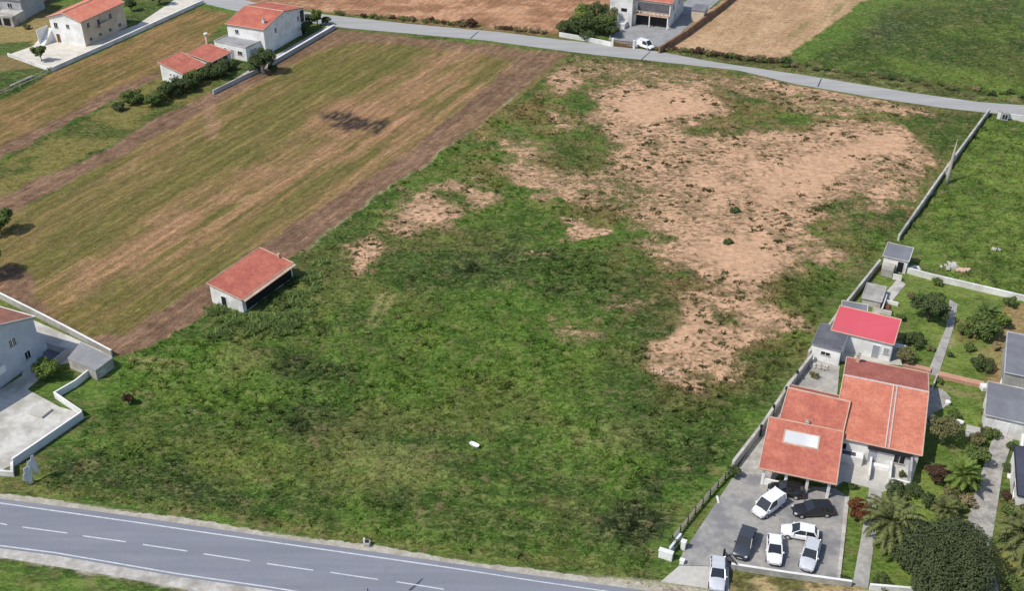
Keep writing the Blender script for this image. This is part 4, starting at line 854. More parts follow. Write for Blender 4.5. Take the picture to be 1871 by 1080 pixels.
pts = [P2(x, y, 1.6) for x, y in ((148, 626), (205, 654), (174, 677), (124, 655))]; o_ = pts[0]; pts = [(a - o_[0], b - o_[1]) for a, b in pts]
root = thing('flat_outbuilding', 'low outbuilding with a flat grey roof at the right tip of the left hand yard', 'outbuilding', (o_[0], o_[1], 0)); MB().prism(pts, -.1, 1.5).build('walls', M['concrete_pale'], root)
cxy = (sum(p[0] for p in pts) / 4, sum(p[1] for p in pts) / 4); MB().prism([(cxy[0] + (a - cxy[0]) * 1.03, cxy[1] + (b - cxy[1]) * 1.03) for a, b in pts], 1.5, 1.62).build('roof', M['flatroof'], root)
# --- far house at the top
cF = G(1137, 40); AF = R(-22); root = house('far_house', 'pale house with balconies beyond the far road, at the top edge of the photo', 'house', (cF.x, cF.y), AF, 11.5, 13.0, 6.2, 7.6, 'gable', 'x', .5, M['white'], [M['tile_red_x']], .4, .18, M['verge'], M['verge'])
MB().box(3.2, 11.4, -1.3, -.02, 2.75, 2.95).build('balcony_slab', M['verge'], root)
mb = MB().box(3.2, 11.4, -1.3, -1.2, 3.7, 3.82)
for k in range(9): mb.box(3.25 + k * .98, 3.6 + k * .98, -1.28, -1.22, 2.95, 3.7)
mb.build('balcony_railing', M['verge'], root)
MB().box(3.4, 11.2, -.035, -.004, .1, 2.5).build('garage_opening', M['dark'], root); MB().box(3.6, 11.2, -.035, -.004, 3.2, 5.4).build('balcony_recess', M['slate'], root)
for x in (3.1, 6.8, 11.2): MB().box(x, x + .25, -1.28, -1.05, 0, 2.75).build('column', M['white_clean'], root)
MB().box(-2.6, 2.9, -2.2, -.01, -.1, 6.6).build('stair_tower', M['white'], root, .03); MB().box(.2, 1.6, -2.22, -2.202, 3.4, 4.2).build('tower_window', M['glass'], root)
MB().box(-2.0, 2.0, -4.8, -2.21, -.1, 1.3).build('porch', M['white'], root, .05)
for s, z in ((3, 3.6), (8, 3.6), (5, .9)): win(root, 11.5, 13, 'r', s, z, 1.0, 1.2)
p = G(1262, 38); house('cream_shed', 'small cream shed beside the brown block wall of the far house', 'shed', (p.x, p.y), AF, 3.0, 4.0, 2.8, 3.0, 'mono', 'x', .5, M['cream'], [M['greysheet']], .15, .1, None, None)
# --- right edge buildings
cJ = G(1803, 756, 2.9); AJ = R(-22); cJ2 = (G(1836, 684, 3.2).x, G(1836, 684, 3.2).y)
root = house('grey_roof_workshop', 'long low building with a light grey sheet roof at the head of the concrete drive', 'workshop', (cJ.x, cJ.y), AJ, 16, 6.0, 2.8, 3.4, 'mono', 'x', .5, M['white'], [M['greysheet']], .2, .1, M['concrete_pale'], None)
for s in (2.0, 6.0): win(root, 16, 6, 'f', s, .05, 1.6, 2.0, 'door', M['white_clean'])
root = house('grey_roof_workshop', 'upper grey sheet roofed building at the right edge beside the brown garden strip', 'workshop', (cJ2[0] + .25, cJ2[1] + .35), AJ, 16, 8.6, 3.3, 3.9, 'mono', 'x', .5, M['concrete'], [M['greysheet']], .15, .1, M['greywall'], None)
cK = G(1861, 905, 2.7); root = house('dark_roof_building', 'dark blue grey sheet roofed building at the right edge beside the concrete drive', 'building', (cK.x, cK.y), R(-18), 12, 8.2, 2.7, 3.1, 'mono', 'x', .5, M['white'], [M['navysheet']], .12, .1, M['plastic'], None)
win(root, 12, 8.2, 'l', 3, 1, 1, 1)
# --- top left corner building
p = G(-14, 36); root = house('corner_building', 'grey white house at the very top left corner', 'house', (p.x - 6, p.y + 3), R(-12), 14, 9, 5.0, 6.2, 'gable', 'x', .5, M['greywall'], [M['greysheet']], .3, .15, M['concrete_pale'], None)
for s in (3, 7, 11): win(root, 14, 9, 'f', s, 2.8, 1.2, 1.1)
MB().box(9, 14.5, -5, -.02, 0, 2.4).build('carport', M['concrete_pale'], root)
for s in (9.6, 12.0): MB().box(s, s + 1.8, -5.02, -5.002, .2, 2.0).build('carport_door', M['dark'], root)

# ================================================================ VEGETATION
def leaf_quads(cent, rad, n, size, squash=1.0, flat=.0):
    """n leaf faces scattered through a cloud of clumps; cent (k,3), rad (k,)"""
    k = len(cent); w = rad ** 2; ci = rng.choice(k, n, p=w / w.sum()); d = rng.normal(size=(n, 3)); d /= np.linalg.norm(d, axis=1)[:, None]
    r = rad[ci] * (1 - .35 * rng.random(n) ** 1.5); p = cent[ci] + d * r[:, None] * np.array([1, 1, squash])
    nr = d + rng.normal(size=(n, 3)) * .65; nr[:, 2] += flat; nr /= np.linalg.norm(nr, axis=1)[:, None]
    t = np.cross(nr, rng.normal(size=(n, 3))); t /= np.linalg.norm(t, axis=1)[:, None]; b = np.cross(nr, t)
    s = size * (.6 + .8 * rng.random(n))[:, None]; t = t * s; b = b * s * .6
    v = np.stack([p - t, p - b * .9 + t * .1, p + t, p + b], 1).reshape(-1, 3)
    return v
def crown_mesh(name, cent, rad, n, size, squash=1.0, flat=.4, zmin=.03):
    v = leaf_quads(np.array(cent, float), np.array(rad, float), n, size, squash, flat); v[:, 2] = np.maximum(v[:, 2], zmin)
    f = np.arange(len(v)).reshape(-1, 4); return np_mesh(name, v, f, 4)
def plant(name, label, cat, px, h, r, mat, n=1500, leaf=.16, trunk=.35, group=None, clumps=12, squash=.85, bark='bark', lean=0, tr=None, dens=1.0, seed=None):
    """tree or bush: base at px on the ground, total height h, crown radius r, crown starts at trunk*h"""
    g = G(*px); root = thing(name, label, cat, (g.x, g.y, max(0, gz(g.x, g.y))), 0, group)
    cb = h * trunk; ch = (h - cb) / 2; cz = cb + ch
    cent = [(0, 0, cz)]; rad = [min(r, ch) * .72]
    for k in range(clumps):
        a = k * 2.39996 + rnd.random() * .5; e = rnd.uniform(-.75, .95); rr = r * rnd.uniform(.42, .86); q = math.sqrt(1 - e * e * .8)
        cent.append((math.cos(a) * rr * q + lean, math.sin(a) * rr * q, cz + e * ch * .62)); rad.append(r * rnd.uniform(.17, .42))
    me = crown_mesh('crown', cent, rad, int(n * dens), leaf, squash); me.materials.append(M[mat])
    cr = bpy.data.objects.new('crown', me); COL.objects.link(cr); cr.parent = root
    mb = MB(); tr = tr or max(.06, h * .03); top = (lean * .5, 0, cb + ch * .5)
    mb.tube([(0, 0, -.15), (0.05 * h * rnd.uniform(-1, 1), 0, cb * .6), top], [tr, tr * .8, tr * .45], 8)
    for k in range(min(6, clumps)):
        c = Vector(cent[k + 1]); s = Vector((top[0] * .7, 0, max(.1, cb * .8))); mb.tube([s, s.lerp(c, .5) + Vector((0, 0, .05 * h)), c], [tr * .5, tr * .32, tr * .12], 5)
    mb.build('trunk' if trunk > .15 else 'stems', M[bark], root, smooth=True)
    return root
def palm(label, px, hgt, fl, nf, cat='palm', name='palm_tree', droop=1.0, mat='leaf_palm', upright=0., tr=.28, lf=.24):
    g = G(*px); root = thing(name, label, cat, (g.x, g.y, max(0, gz(g.x, g.y)))); V = []; Fc = []
    for k in range(nf):
        a = k * 2.39996; lvl = k / nf; el = R(80 - 95 * lvl + upright) + rnd.uniform(-.08, .08); L = fl * rnd.uniform(.85, 1.08)
        d = Vector((math.cos(a), math.sin(a), 0)); side = Vector((-d.y, d.x, 0)); pts = []; p = Vector((0, 0, hgt)); ns = 12; e = el
        for i in range(ns + 1):
            pts.append((p.copy(), e)); st = L / ns; p += (d * math.cos(e) + Vector((0, 0, 1)) * math.sin(e)) * st; e -= (1.35 * droop / ns) * (.5 + i / ns)
            if p.z < .15: e = max(e, 0)
        for i in range(ns):
            (p0, e0), (p1, _) = pts[i], pts[i + 1]; up = Vector((0, 0, 1)) * math.cos(e0) - d * math.sin(e0)
            n0 = len(V); V += [p0 + side * .03, p0 - side * .03, p1 - side * .025, p1 + side * .025]; Fc.append((n0, n0 + 1, n0 + 2, n0 + 3))
            if i < 1: continue
            for j in (0, .5):
                b = p0.lerp(p1, j); ll = fl * lf * math.sin(math.pi * min(1, (i + j) / ns * .85 + .15)) + .06
                for sgn in (-1, 1):
                    tip = b + side * sgn * ll * .8 + (p1 - p0).normalized() * ll * .55 + up * ll * rnd.uniform(-.1, .3) - Vector((0, 0, ll * (.22 if lf > .2 else .5)))
                    n0 = len(V); V += [b, b + (p1 - p0) * .75, tip]; Fc.append((n0, n0 + 1, n0 + 2))
    me = bpy.data.meshes.new('fronds'); me.from_pydata([tuple(v) for v in V], [], Fc); me.materials.append(M[mat]); o = bpy.data.objects.new('fronds', me); COL.objects.link(o); o.parent = root
    pts = [(0, 0, -.2)] + [(0.0, 0, hgt * t) for t in (.25, .5, .75, 1.0)]; MB().tube(pts, [tr * 1.25, tr, tr * .95, tr, tr * 1.3], 10).build('trunk', M['bark'], root, smooth=True)
    return root
# right-hand garden
plant('oak_tree', 'very large round dark green tree beside the concrete drive at bottom right', 'tree', (1714, 1070), 7.0, 4.95, 'leaf_huge', 52000, .14, .1, clumps=60, squash=.8, tr=.4)
palm('large palm with long drooping olive fronds left of the huge dark tree', (1620, 1003), 3.8, 4.5, 46, droop=1.45, lf=.135)
palm('palm with yellow green drooping fronds cut off by the right edge', (1866, 1026), 3.6, 4.3, 44, droop=1.4, lf=.135)
palm('small grey green palm standing on the lawn above the huge dark tree', (1722, 950), 1.6, 1.9, 30, droop=.9, tr=.15)
palm('tall plant with upright yellowish leaves beside the concrete drive', (1752, 895), 2.2, 2.6, 34, 'plant', 'dragon_tree', .8, 'leaf_light', 10, .14)
plant('round_bush', 'rust red rounded bush at the corner of the car park lawn', 'bush', (1571, 950), 2.6, 1.6, 'leaf_rust', 3000, .12, .12, clumps=14)
plant('round_bush', 'dark brown red bush on the lawn right of the terrace', 'bush', (1712, 880), 2.6, 1.6, 'leaf_brown', 2600, .12, .12, clumps=14)
plant('cypress_bush', 'narrow dark green column shaped bush on the lawn', 'bush', (1691, 930), 2.8, .75, 'leaf_dark', 1600, .1, .05, clumps=12, squash=1.5)
plant('clipped_hedge', 'dark green clipped bush along the right front of the terrace', 'bush', (1640, 905), 1.5, 1.5, 'leaf_dark', 2200, .1, .05, clumps=12, group='clipped bushes below the terrace')
plant('clipped_hedge', 'second dark clipped bush further right below the terrace', 'bush', (1666, 905), 1.5, 1.2, 'leaf_dark', 1700, .1, .05, clumps=12, group='clipped bushes below the terrace')
plant('clipped_hedge', 'small dark clipped bush touching the top of the large palm', 'bush', (1625, 925), 1.3, 1.0, 'leaf_mid', 1200, .1, .05, clumps=10, group='clipped bushes below the terrace')
plant('round_bush', 'tiny round dark bush in a pale planter on the terrace', 'bush', (1647, 872), .9, .5, 'leaf_dark', 600, .08, .05, clumps=8)
plant('round_bush', 'tiny round dark bush on the small lawn by the car park', 'bush', (1557, 893), .9, .6, 'leaf_dark', 600, .08, .05, clumps=8)
plant('fruit_tree', 'olive green leafy tree with a pale trunk right of the large orange roof', 'tree', (1722, 812), 4.2, 2.1, 'leaf_olive', 3200, .13, .3, clumps=16, bark='pale_bark')
plant('fruit_tree', 'loose green shrub left of the concrete drive', 'tree', (1778, 850), 2.6, 1.7, 'leaf_mid', 2200, .13, .15, clumps=14)
plant('shrub', 'mixed green shrub at the top of the garden strip by the drive', 'shrub', (1785, 812), 2.0, 1.2, 'leaf_olive', 1500, .11, .1, clumps=10)
plant('shrub', 'leafy green shrub just below the pale tank, left of the drive', 'shrub', (1772, 890), 2.0, 1.5, 'leaf_mid', 1700, .12, .1, clumps=10)
plant('shrub', 'dry brownish shrub touching the left edge of the drive', 'shrub', (1765, 925), 1.5, 1.0, 'leaf_dry', 900, .1, .1, clumps=9)
plant('shrub', 'low climbing green shrub row at the head of the drive', 'shrub', (1800, 790), 1.3, 1.3, 'leaf_olive', 1300, .1, .05, clumps=12)
plant('shrub', 'low green shrub between the grey roof and the top of the drive', 'shrub', (1812, 800), 1.2, 1.1, 'leaf_mid', 1100, .1, .05, clumps=10)
plant('shrub', 'thin grey green shrub right of the cypress bush', 'shrub', (1735, 912), 1.6, 1.3, 'leaf_olive', 1000, .1, .1, clumps=10)
for i, (x, y, r_) in enumerate(((1847, 822, .75), (1842, 862, .8))):
    plant('round_bush', ['upper small round bush beside the white wall right of the drive', 'lower small round bush beside the white wall right of the drive'][i], 'bush', (x, y), 1.3, r_, 'leaf_dark', 900, .09, .05, clumps=8)
plant('round_bush', 'dark low bush below the two round bushes right of the drive', 'bush', (1838, 915), 1.4, .9, 'leaf_brown', 1000, .1, .05, clumps=8)
plant('round_bush', 'olive rounded bush above the palm at the right edge', 'bush', (1862, 935), 2.0, 1.3, 'leaf_olive', 1500, .11, .08, clumps=10)
plant('garden_tree', 'dense dark green tree casting a shadow on the garden path', 'tree', (1697, 588), 4.4, 2.7, 'leaf_dark', 5500, .15, .22, clumps=20, tr=.16)
plant('palm_bush', 'large leafy green bush right of the top end of the garden path', 'bush', (1795, 618), 3.4, 2.4, 'leaf_mid', 3600, .17, .1, clumps=18)
palm('spiky green palm bush near the low white garden wall', (1800, 590), 1.4, 2.3, 36, 'bush', 'palm_bush', .9, 'leaf_mid', 0, .2)
plant('shrub', 'light green shrub beside the brown garden strip', 'shrub', (1830, 600), 2.6, 1.4, 'leaf_light', 1500, .13, .1, clumps=12)
plant('shrub', 'spreading low green shrub left of the big leafy bush', 'shrub', (1762, 612), 1.4, 1.4, 'leaf_mid', 1200, .12, .05, clumps=10)
plant('round_bush', 'dark rounded bush on the lawn above the terracotta topped wall', 'bush', (1792, 674), 2.0, 1.5, 'leaf_dark', 3000, .11, .05, clumps=14)
plant('round_bush', 'round olive brown bush right of the bright red roof', 'bush', (1652, 664), 2.6, 1.5, 'leaf_olive', 2600, .11, .15, clumps=14)
plant('round_bush', 'dark spreading bush behind the olive brown bush by the red roof', 'bush', (1668, 630), 1.7, 1.6, 'leaf_dark', 2200, .12, .05, clumps=12)
plant('shrub', 'small dark weed bush on the lawn beside the garden path', 'shrub', (1735, 652), .8, .5, 'leaf_dark', 450, .08, .05, clumps=6)
plant('shrub', 'green shrub at the bottom right corner lawn', 'shrub', (1852, 1078), 1.5, 1.3, 'leaf_mid', 1500, .11, .05, clumps=10)
plant('hedge_bush', 'dark green bush in the corner between the rail fence and the car park', 'bush', (1337, 872), 1.8, .9, 'leaf_dark', 1600, .1, .05, clumps=10)
plant('hedge_bush', 'dark bush behind the gate pillar at the driveway', 'bush', (1232, 1000), 1.3, .7, 'leaf_dark', 900, .1, .05, clumps=8)
plant('hedge_bush', 'dark low bush inside the end of the low front wall', 'bush', (1543, 1063), .7, .7, 'leaf_dark', 700, .08, .05, clumps=8)
plant('hedge_bush', 'dark low bush behind the white front wall beside the path', 'bush', (1612, 1068), .8, 1.2, 'leaf_dark', 1100, .08, .05, clumps=8)
plant('weed_bush', 'tuft of weeds against the weathered boundary wall in the alley', 'bush', (1486, 690), .8, .7, 'leaf_olive', 600, .08, .05, clumps=8)
for i, (x, y, h, r_, mt, lb) in enumerate(((1645, 585, 1.0, .8, 'leaf_mid', 'small green shrub on the lawn edge left of the dark garden tree'), (1665, 545, .9, .7, 'leaf_olive', 'olive shrub at the top left of the garden lawn'), (1712, 520, 1.0, .9, 'leaf_mid', 'green shrub just below the low whitewashed wall'), (1845, 560, 1.8, 1.1, 'leaf_mid', 'green shrub below the right end of the low whitewashed wall'),
    (1822, 640, 1.1, .9, 'leaf_dry', 'dry shrub in the brown garden strip'), (1770, 640, 1.0, .8, 'leaf_mid', 'low shrub under the big leafy bush'), (1700, 640, .8, .7, 'leaf_olive', 'small olive shrub left of the garden path'), (1740, 765, 1.3, 1.0, 'leaf_mid', 'green shrub beside the small white basin'), (1700, 860, 1.0, .8, 'leaf_light', 'pale green shrub at the right corner of the terrace'), (1790, 835, 1.5, 1.0, 'leaf_olive', 'olive shrub touching the left edge of the drive'),
    (1748, 935, 1.2, 1.0, 'leaf_mid', 'green shrub right of the small lawn palm'), (1800, 760, 1.0, .8, 'leaf_olive', 'small shrub at the corner of the lower grey sheet roof'), (1840, 940, 1.3, .9, 'leaf_mid', 'green shrub behind the palm at the right edge'), (1622, 640, .9, .7, 'leaf_dark', 'dark shrub under the right end of the bright red roof'), (1500, 655, .8, .6, 'leaf_mid', 'weedy shrub in front of the dark roofed store'), (1715, 700, .7, .5, 'leaf_mid', 'tiny shrub at the left end of the terracotta topped wall'))):
    plant('shrub', lb, 'shrub', (x, y), h, r_, mt, int(1100 * r_), .11, .06, clumps=9)
# left-hand side
plant('round_bush', 'round green bush on the little lawn beside the apartment house', 'bush', (90, 692), 3.1, 2.0, 'leaf_light', 4600, .12, .12, clumps=16)
plant('tree', 'leafy green tree at the left edge, upper of the two beside the mown field', 'tree', (4, 426), 4.2, 2.5, 'leaf_mid', 3200, .17, .2, clumps=16)
plant('tree', 'dark tree at the left edge, lower of the two beside the mown field', 'tree', (-26, 506), 5.5, 3.0, 'leaf_dark', 4200, .17, .25, clumps=16)
plant('yard_tree', 'small round topped tree standing in the pale yard at top left', 'tree', (76, 112), 4.0, 1.7, 'leaf_mid', 2400, .15, .28, clumps=12)
row = [((218, 206), 2.2, 1.3, 'leaf_dark', 'smallest dark tree at the left end of the row below the red barns'), ((245, 193), 4.2, 2.2, 'leaf_mid', 'round green tree, second from left in the row below the red barns'), ((284, 197), 4.0, 2.3, 'leaf_mid', 'green tree at the near middle of the row below the red roofed barns'),
    ((310, 184), 4.6, 2.4, 'leaf_dark', 'dark tree left of the nearest red roofed barn corner'), ((332, 172), 4.8, 2.7, 'leaf_dark', 'large dark spreading tree in front of the nearest red roofed barn'), ((352, 160), 4.4, 2.6, 'leaf_mid', 'green tree in front of the right corner of the nearest red roofed barn'),
    ((395, 145), 4.8, 3.3, 'leaf_dark', 'big dark green tree between the red roofs and the flat roofed annex'), ((412, 132), 4.0, 2.3, 'leaf_dark', 'dark tree beside the annex front door'), ((466, 136), 2.2, 1.6, 'leaf_dark', 'low dark bush left of the bare trunk by the yard wall')]
for (p, h, r_, mt, lb) in row: plant('tree', lb, 'tree', (p[0], p[1] - 5), h * .72, r_, mt, int(r_ * 1300), .17, .03, clumps=14, group='trees below the red roofed barns')
plant('tree', 'tall dark tree on a pale thick trunk at the end of the yard wall', 'tree', (482, 134), 5.6, 3.1, 'leaf_dark', 5200, .17, .24, clumps=14, bark='pale_bark', tr=.45)
plant('round_bush', 'dark bush right of the pale trunked tree at the field edge', 'bush', (500, 134), 2.4, 1.3, 'leaf_dark', 1300, .14, .05, clumps=10)
for p, h, r_, mt, lb in (((566, 52), 3.6, 2.0, 'leaf_dark', 'dark tree beside the rear corner of the two storey white house'), ((580, 46), 4.4, 1.6, 'leaf_light', 'bright green small tree behind the two storey white house'), ((556, 62), 3.0, 1.6, 'leaf_dark', 'dark bush against the side wall of the two storey white house'), ((596, 44), 2.2, 1.2, 'leaf_dark', 'low dark bush at the far end of the white topped wall'),
    ((22, 24), 4.0, 2.4, 'leaf_dark', 'dark tree in front of the grey house at the top left corner'), ((48, 10), 5.0, 3.6, 'leaf_dark', 'large dark tree at the top left between the grey house and the orange roof'), ((80, 2), 5.0, 3.6, 'leaf_dark', 'dark tree just left of the orange roof at the top edge'),
    ((2, 36), 2.0, 1.6, 'leaf_dark', 'dark bush in the tan plot at the left top edge'), ((292, 8), 4.0, 2.2, 'leaf_dark', 'dark tree at the top edge right of the orange roofed house'), ((240, 20), 3.4, 1.5, 'leaf_dark', 'dark bush behind the orange roofed house'), ((50, 52), 1.0, .8, 'leaf_olive', 'small olive bush alone in the tan plot')):
    plant('tree' if h > 2.5 else 'shrub', lb, 'tree' if h > 2.5 else 'bush', p, h, r_, mt, int(r_ * 700), .2, .15, clumps=12)
far = [((1034, 58), 2.6, 2.2, 'leaf_dark', 'dark shrub at the left end of the white road wall'), ((1062, 50), 5.5, 2.6, 'leaf_light', 'light green tree at the left of the far house garden'), ((1050, 62), 3.6, 2.6, 'leaf_dark', 'dark tree behind the left half of the white road wall'), ((1080, 62), 4.6, 3.0, 'leaf_dark', 'dark tree behind the middle of the white road wall'), ((1104, 62), 4.4, 2.6, 'leaf_mid', 'green tree left of the far house porch'), ((1092, 40), 5.0, 3.0, 'leaf_dark', 'tall dark tree beside the pale stair tower'), ((1118, 68), 3.0, 1.7, 'leaf_dark', 'dark tree behind the brown gate'), ((1070, 72), 1.8, 1.9, 'leaf_dark', 'low dark hedge bush touching the white road wall'), ((1116, 50), 4.6, 1.8, 'leaf_olive', 'thin greyish tree against the far house porch')]
for p, h, r_, mt, lb in far: plant('tree', lb, 'tree', p, h * 1.1, r_ * 1.15, mt, int(r_ * 800), .2, .12, clumps=12, group='trees in the far house garden')
# roadside bushes
rb = []
for x in list(range(612, 640, 14)) + list(range(668, 868, 13)): rb.append((x + rnd.uniform(-4, 4), 30 + (x - 668) * .085 + rnd.uniform(-1.5, 1.5), rnd.choice(['leaf_mid', 'leaf_olive', 'leaf_dry', 'leaf_brown']), .8 if x < 850 else 1.3))
for x in range(908, 1000, 12): rb.append((x, 52 + (x - 908) * .1, rnd.choice(['leaf_olive', 'leaf_dry', 'leaf_brown']), .8))
for x in range(1205, 1440, 13): rb.append((x + rnd.uniform(-4, 4), 90 + (x - 1205) * .115 + rnd.uniform(-2, 2), rnd.choice(['leaf_dark', 'leaf_mid', 'leaf_olive', 'leaf_brown']), .9))
for x in range(1440, 1871, 17): rb.append((x + rnd.uniform(-6, 6), 120 + (x - 1440) * .135 + rnd.uniform(-3, 3), rnd.choice(['leaf_dark', 'leaf_mid', 'leaf_olive', 'leaf_dry']), .7))
protos = {}
for i, (x, y, mt, s) in enumerate(rb):
    g = G(x, y)
    if mt not in protos:
        r0 = plant('roadside_bush', 'low scrubby bush on the verge along the far side of the far road', 'bush', (x, y), 1.4, 1.5, mt, 520, .16, .05, clumps=9, group='scrubby bushes along the far road'); protos[mt] = r0
    else: r0 = copy_tree(protos[mt])
    r0.location = (g.x, g.y, max(0, gz(g.x, g.y))); r0.rotation_euler = (0, 0, rnd.uniform(0, 6.28)); r0.scale = (s * rnd.uniform(.8, 1.3), s * rnd.uniform(.7, 1.1), s * rnd.uniform(.6, 1.1))
# dark weeds in the near field
plant('weed_bush', 'tall dark weed clump beside the zigzag white wall', 'weed', (236, 738), 1.7, .85, 'leaf_brown', 900, .11, .1, clumps=8)
plant('weed_bush', 'dark green bush alone in the middle of the sandy soil', 'weed', (1342, 388), .7, .9, 'leaf_dark', 900, .12, .05, clumps=8)
plant('weed_bush', 'dark green weed clump on the sandy soil near its lower neck', 'weed', (1330, 444), .5, .9, 'leaf_dark', 800, .12, .05, clumps=8)
plant('weed_bush', 'small black green bush in the grass right of the field barn', 'weed', (525, 562), .7, .6, 'leaf_dark', 600, .1, .05, clumps=7)

# ---------------------------------------------------------------- grass: tufts everywhere the ground is rough
def tufts(name, n, xr, yr, keep, hgt, wid, blades, matname, seed, colmul=1.0, kind_label=None, jitter=.3):
    r = np.random.default_rng(seed); x = r.uniform(*xr, n); y = r.uniform(*yr, n)
    # only inside what the place shows, thinner with distance
    k = keep(x, y, r); x, y = x[k], y[k]; n = len(x); z = samp(Z, x, y); c = samp(col, x, y)
    z_ = 0; c = np.clip(c * colmul * (1 + r.normal(0, jitter, (n, 1))), .004, .8); h = hgt * r.uniform(.5, 1.35, n); h *= .6 + .9 * samp(n_mid, x, y)
    V = []; B = blades
    for b in range(B):
        a = r.uniform(0, 2 * np.pi, n); lean = r.uniform(.6, 2.0, n) * h; w = wid * r.uniform(.7, 1.3, n); ox = r.normal(0, wid * 1.1, n); oy = r.normal(0, wid * 1.1, n)
        p0 = np.stack([x + ox - np.sin(a) * w, y + oy + np.cos(a) * w, z - .04], 1); p1 = np.stack([x + ox + np.sin(a) * w, y + oy - np.cos(a) * w, z - .04], 1)
        p2 = np.stack([x + ox + np.cos(a) * lean, y + oy + np.sin(a) * lean, z + h], 1); V.append(np.stack([p0, p1, p2], 1))
    V = np.stack(V, 1).reshape(-1, 3); f = np.arange(len(V)).reshape(-1, 3); me = np_mesh(name, V, f, 3); add_attr(me, 'base', np.repeat(c, B * 3, axis=0)); me.materials.append(M[matname])
    o = bpy.data.objects.new(name, me); COL.objects.link(o); return tag(o, kind_label, 'grass', kind='stuff')
def blade_mat():
    m, n, l, b = nodes('grass_blades', .8, .1); a = N(n, l, 'ShaderNodeAttribute', attribute_name='base'); g = n.new('ShaderNodeNewGeometry')
    c = mixc(n, l, 1., a.outputs['Color'], ramp(n, l, g.outputs['Random Per Island'], [(0, .65), (.7, 1.1), (1, 1.6)]), 'MULTIPLY'); l.new(c, b.inputs['Base Color'])
    tr = n.new('ShaderNodeBsdfTranslucent'); l.new(c, tr.inputs[0]); ms = n.new('ShaderNodeMixShader'); ms.inputs[0].default_value = .3
    l.new(b.outputs[0], ms.inputs[1]); l.new(tr.outputs[0], ms.inputs[2]); l.new(ms.outputs[0], n['Material Output'].inputs[0]); return m
M['blades'] = blade_mat()
def soften(m, k):
    """a thin blade or leaf also scatters towards the sky: blend its normal with straight up"""
    n = m.node_tree.nodes; l = m.node_tree.links; g = n.new('ShaderNodeNewGeometry'); a = n.new('ShaderNodeVectorMath'); a.operation = 'SCALE'; a.inputs['Scale'].default_value = 1 - k; l.new(g.outputs['Normal'], a.inputs[0])
    b = n.new('ShaderNodeVectorMath'); b.operation = 'ADD'; l.new(a.outputs[0], b.inputs[0]); b.inputs[1].default_value = (0, 0, k); c = n.new('ShaderNodeVectorMath'); c.operation = 'NORMALIZE'; l.new(b.outputs[0], c.inputs[0])
    l.new(c.outputs[0], n['Principled BSDF'].inputs['Normal'])
soften(M['blades'], .72)
for k in list(M):
    if k.startswith('leaf'): soften(M[k], .42 if k != 'leaf_palm' else .15)
def infr(x, y, m=4): return np.abs(x) < y * .52 * (1 + 0) + m + 12
def keep_grass(x, y, r):
    p = samp(lush, x, y) * (1 - sstep(.35, .75, samp(soil, x, y))) * samp(rel, x, y); return (r.random(len(x)) < p * np.clip(1.25 - (y - 80) / 190, .22, 1)) & infr(x, y)
tufts('meadow_grass', 260000, (-120, 120), (78, 262), keep_grass, .15, .07, 5, 'blades', 5, 1.15, 'rough green grass and low weeds covering the derelict field')
def keep_weed(x, y, r):
    s = samp(soil, x, y); q = samp(n_sml, x, y); return (s > .25) & (r.random(len(x)) < sstep(.5, .64, q) * .5 * sstep(.4, .6, samp(n_mid, x, y))) & infr(x, y)
col_keep = col.copy(); col[:] = lerp(C(78, 84, 44), C(112, 98, 60), n_mid)
tufts('soil_weeds', 22000, (-50, 100), (105, 245), keep_weed, .16, .13, 7, 'blades', 9, .85, 'dark scattered weed tufts growing on the bare sandy soil')
col[:] = col_keep
def tuft_clumps(name, nc, per, xr, yr, keep, rad, hgt, wid, blades, seed, label, tone):
    r = np.random.default_rng(seed); x = r.uniform(*xr, nc); y = r.uniform(*yr, nc); k = keep(x, y, r); x, y = x[k], y[k]
    rr = rad * r.uniform(.4, 1.5, len(x)); cx = np.repeat(x, per); cy = np.repeat(y, per); R2 = np.repeat(rr, per)
    px = cx + r.normal(0, .5, len(cx)) * R2 * 1.25; py = cy + r.normal(0, .5, len(cx)) * R2; n = len(px); z = samp(Z, px, py); V = []
    c = np.array(tone)[None, :] * np.repeat(r.uniform(.6, 1.5, (len(x), 1)), per, axis=0) * r.uniform(.75, 1.3, (n, 1)); h = hgt * R2 / rad * r.uniform(.5, 1.2, n)
    for b in range(blades):
        a = r.uniform(0, 2 * np.pi, n); lean = r.uniform(.5, 1.6, n) * h; w = wid * r.uniform(.7, 1.3, n)
        p0 = np.stack([px - np.sin(a) * w, py + np.cos(a) * w, z - .03], 1); p1 = np.stack([px + np.sin(a) * w, py - np.cos(a) * w, z - .03], 1); p2 = np.stack([px + np.cos(a) * lean, py + np.sin(a) * lean, z + h], 1); V.append(np.stack([p0, p1, p2], 1))
    V = np.stack(V, 1).reshape(-1, 3); me = np_mesh(name, V, np.arange(len(V)).reshape(-1, 3), 3); add_attr(me, 'base', np.repeat(c, blades * 3, axis=0)); me.materials.append(M['blades'])
    o = bpy.data.objects.new(name, me); COL.objects.link(o); return tag(o, label, 'grass', kind='stuff')
tuft_clumps('weed_clumps', 6500, 16, (-50, 100), (105, 245), lambda x, y, r: (samp(soil, x, y) > .3) & (r.random(len(x)) < (.06 + .6 * sstep(.46, .62, samp(n_mid, x, y))) * (1 - .85 * sstep(1.0, 1.25, samp(soil, x, y)))) & infr(x, y), .42, .17, .12, 4, 31, 'low dark green and brown weed clumps dotted over the sandy soil', (.085, .085, .036))
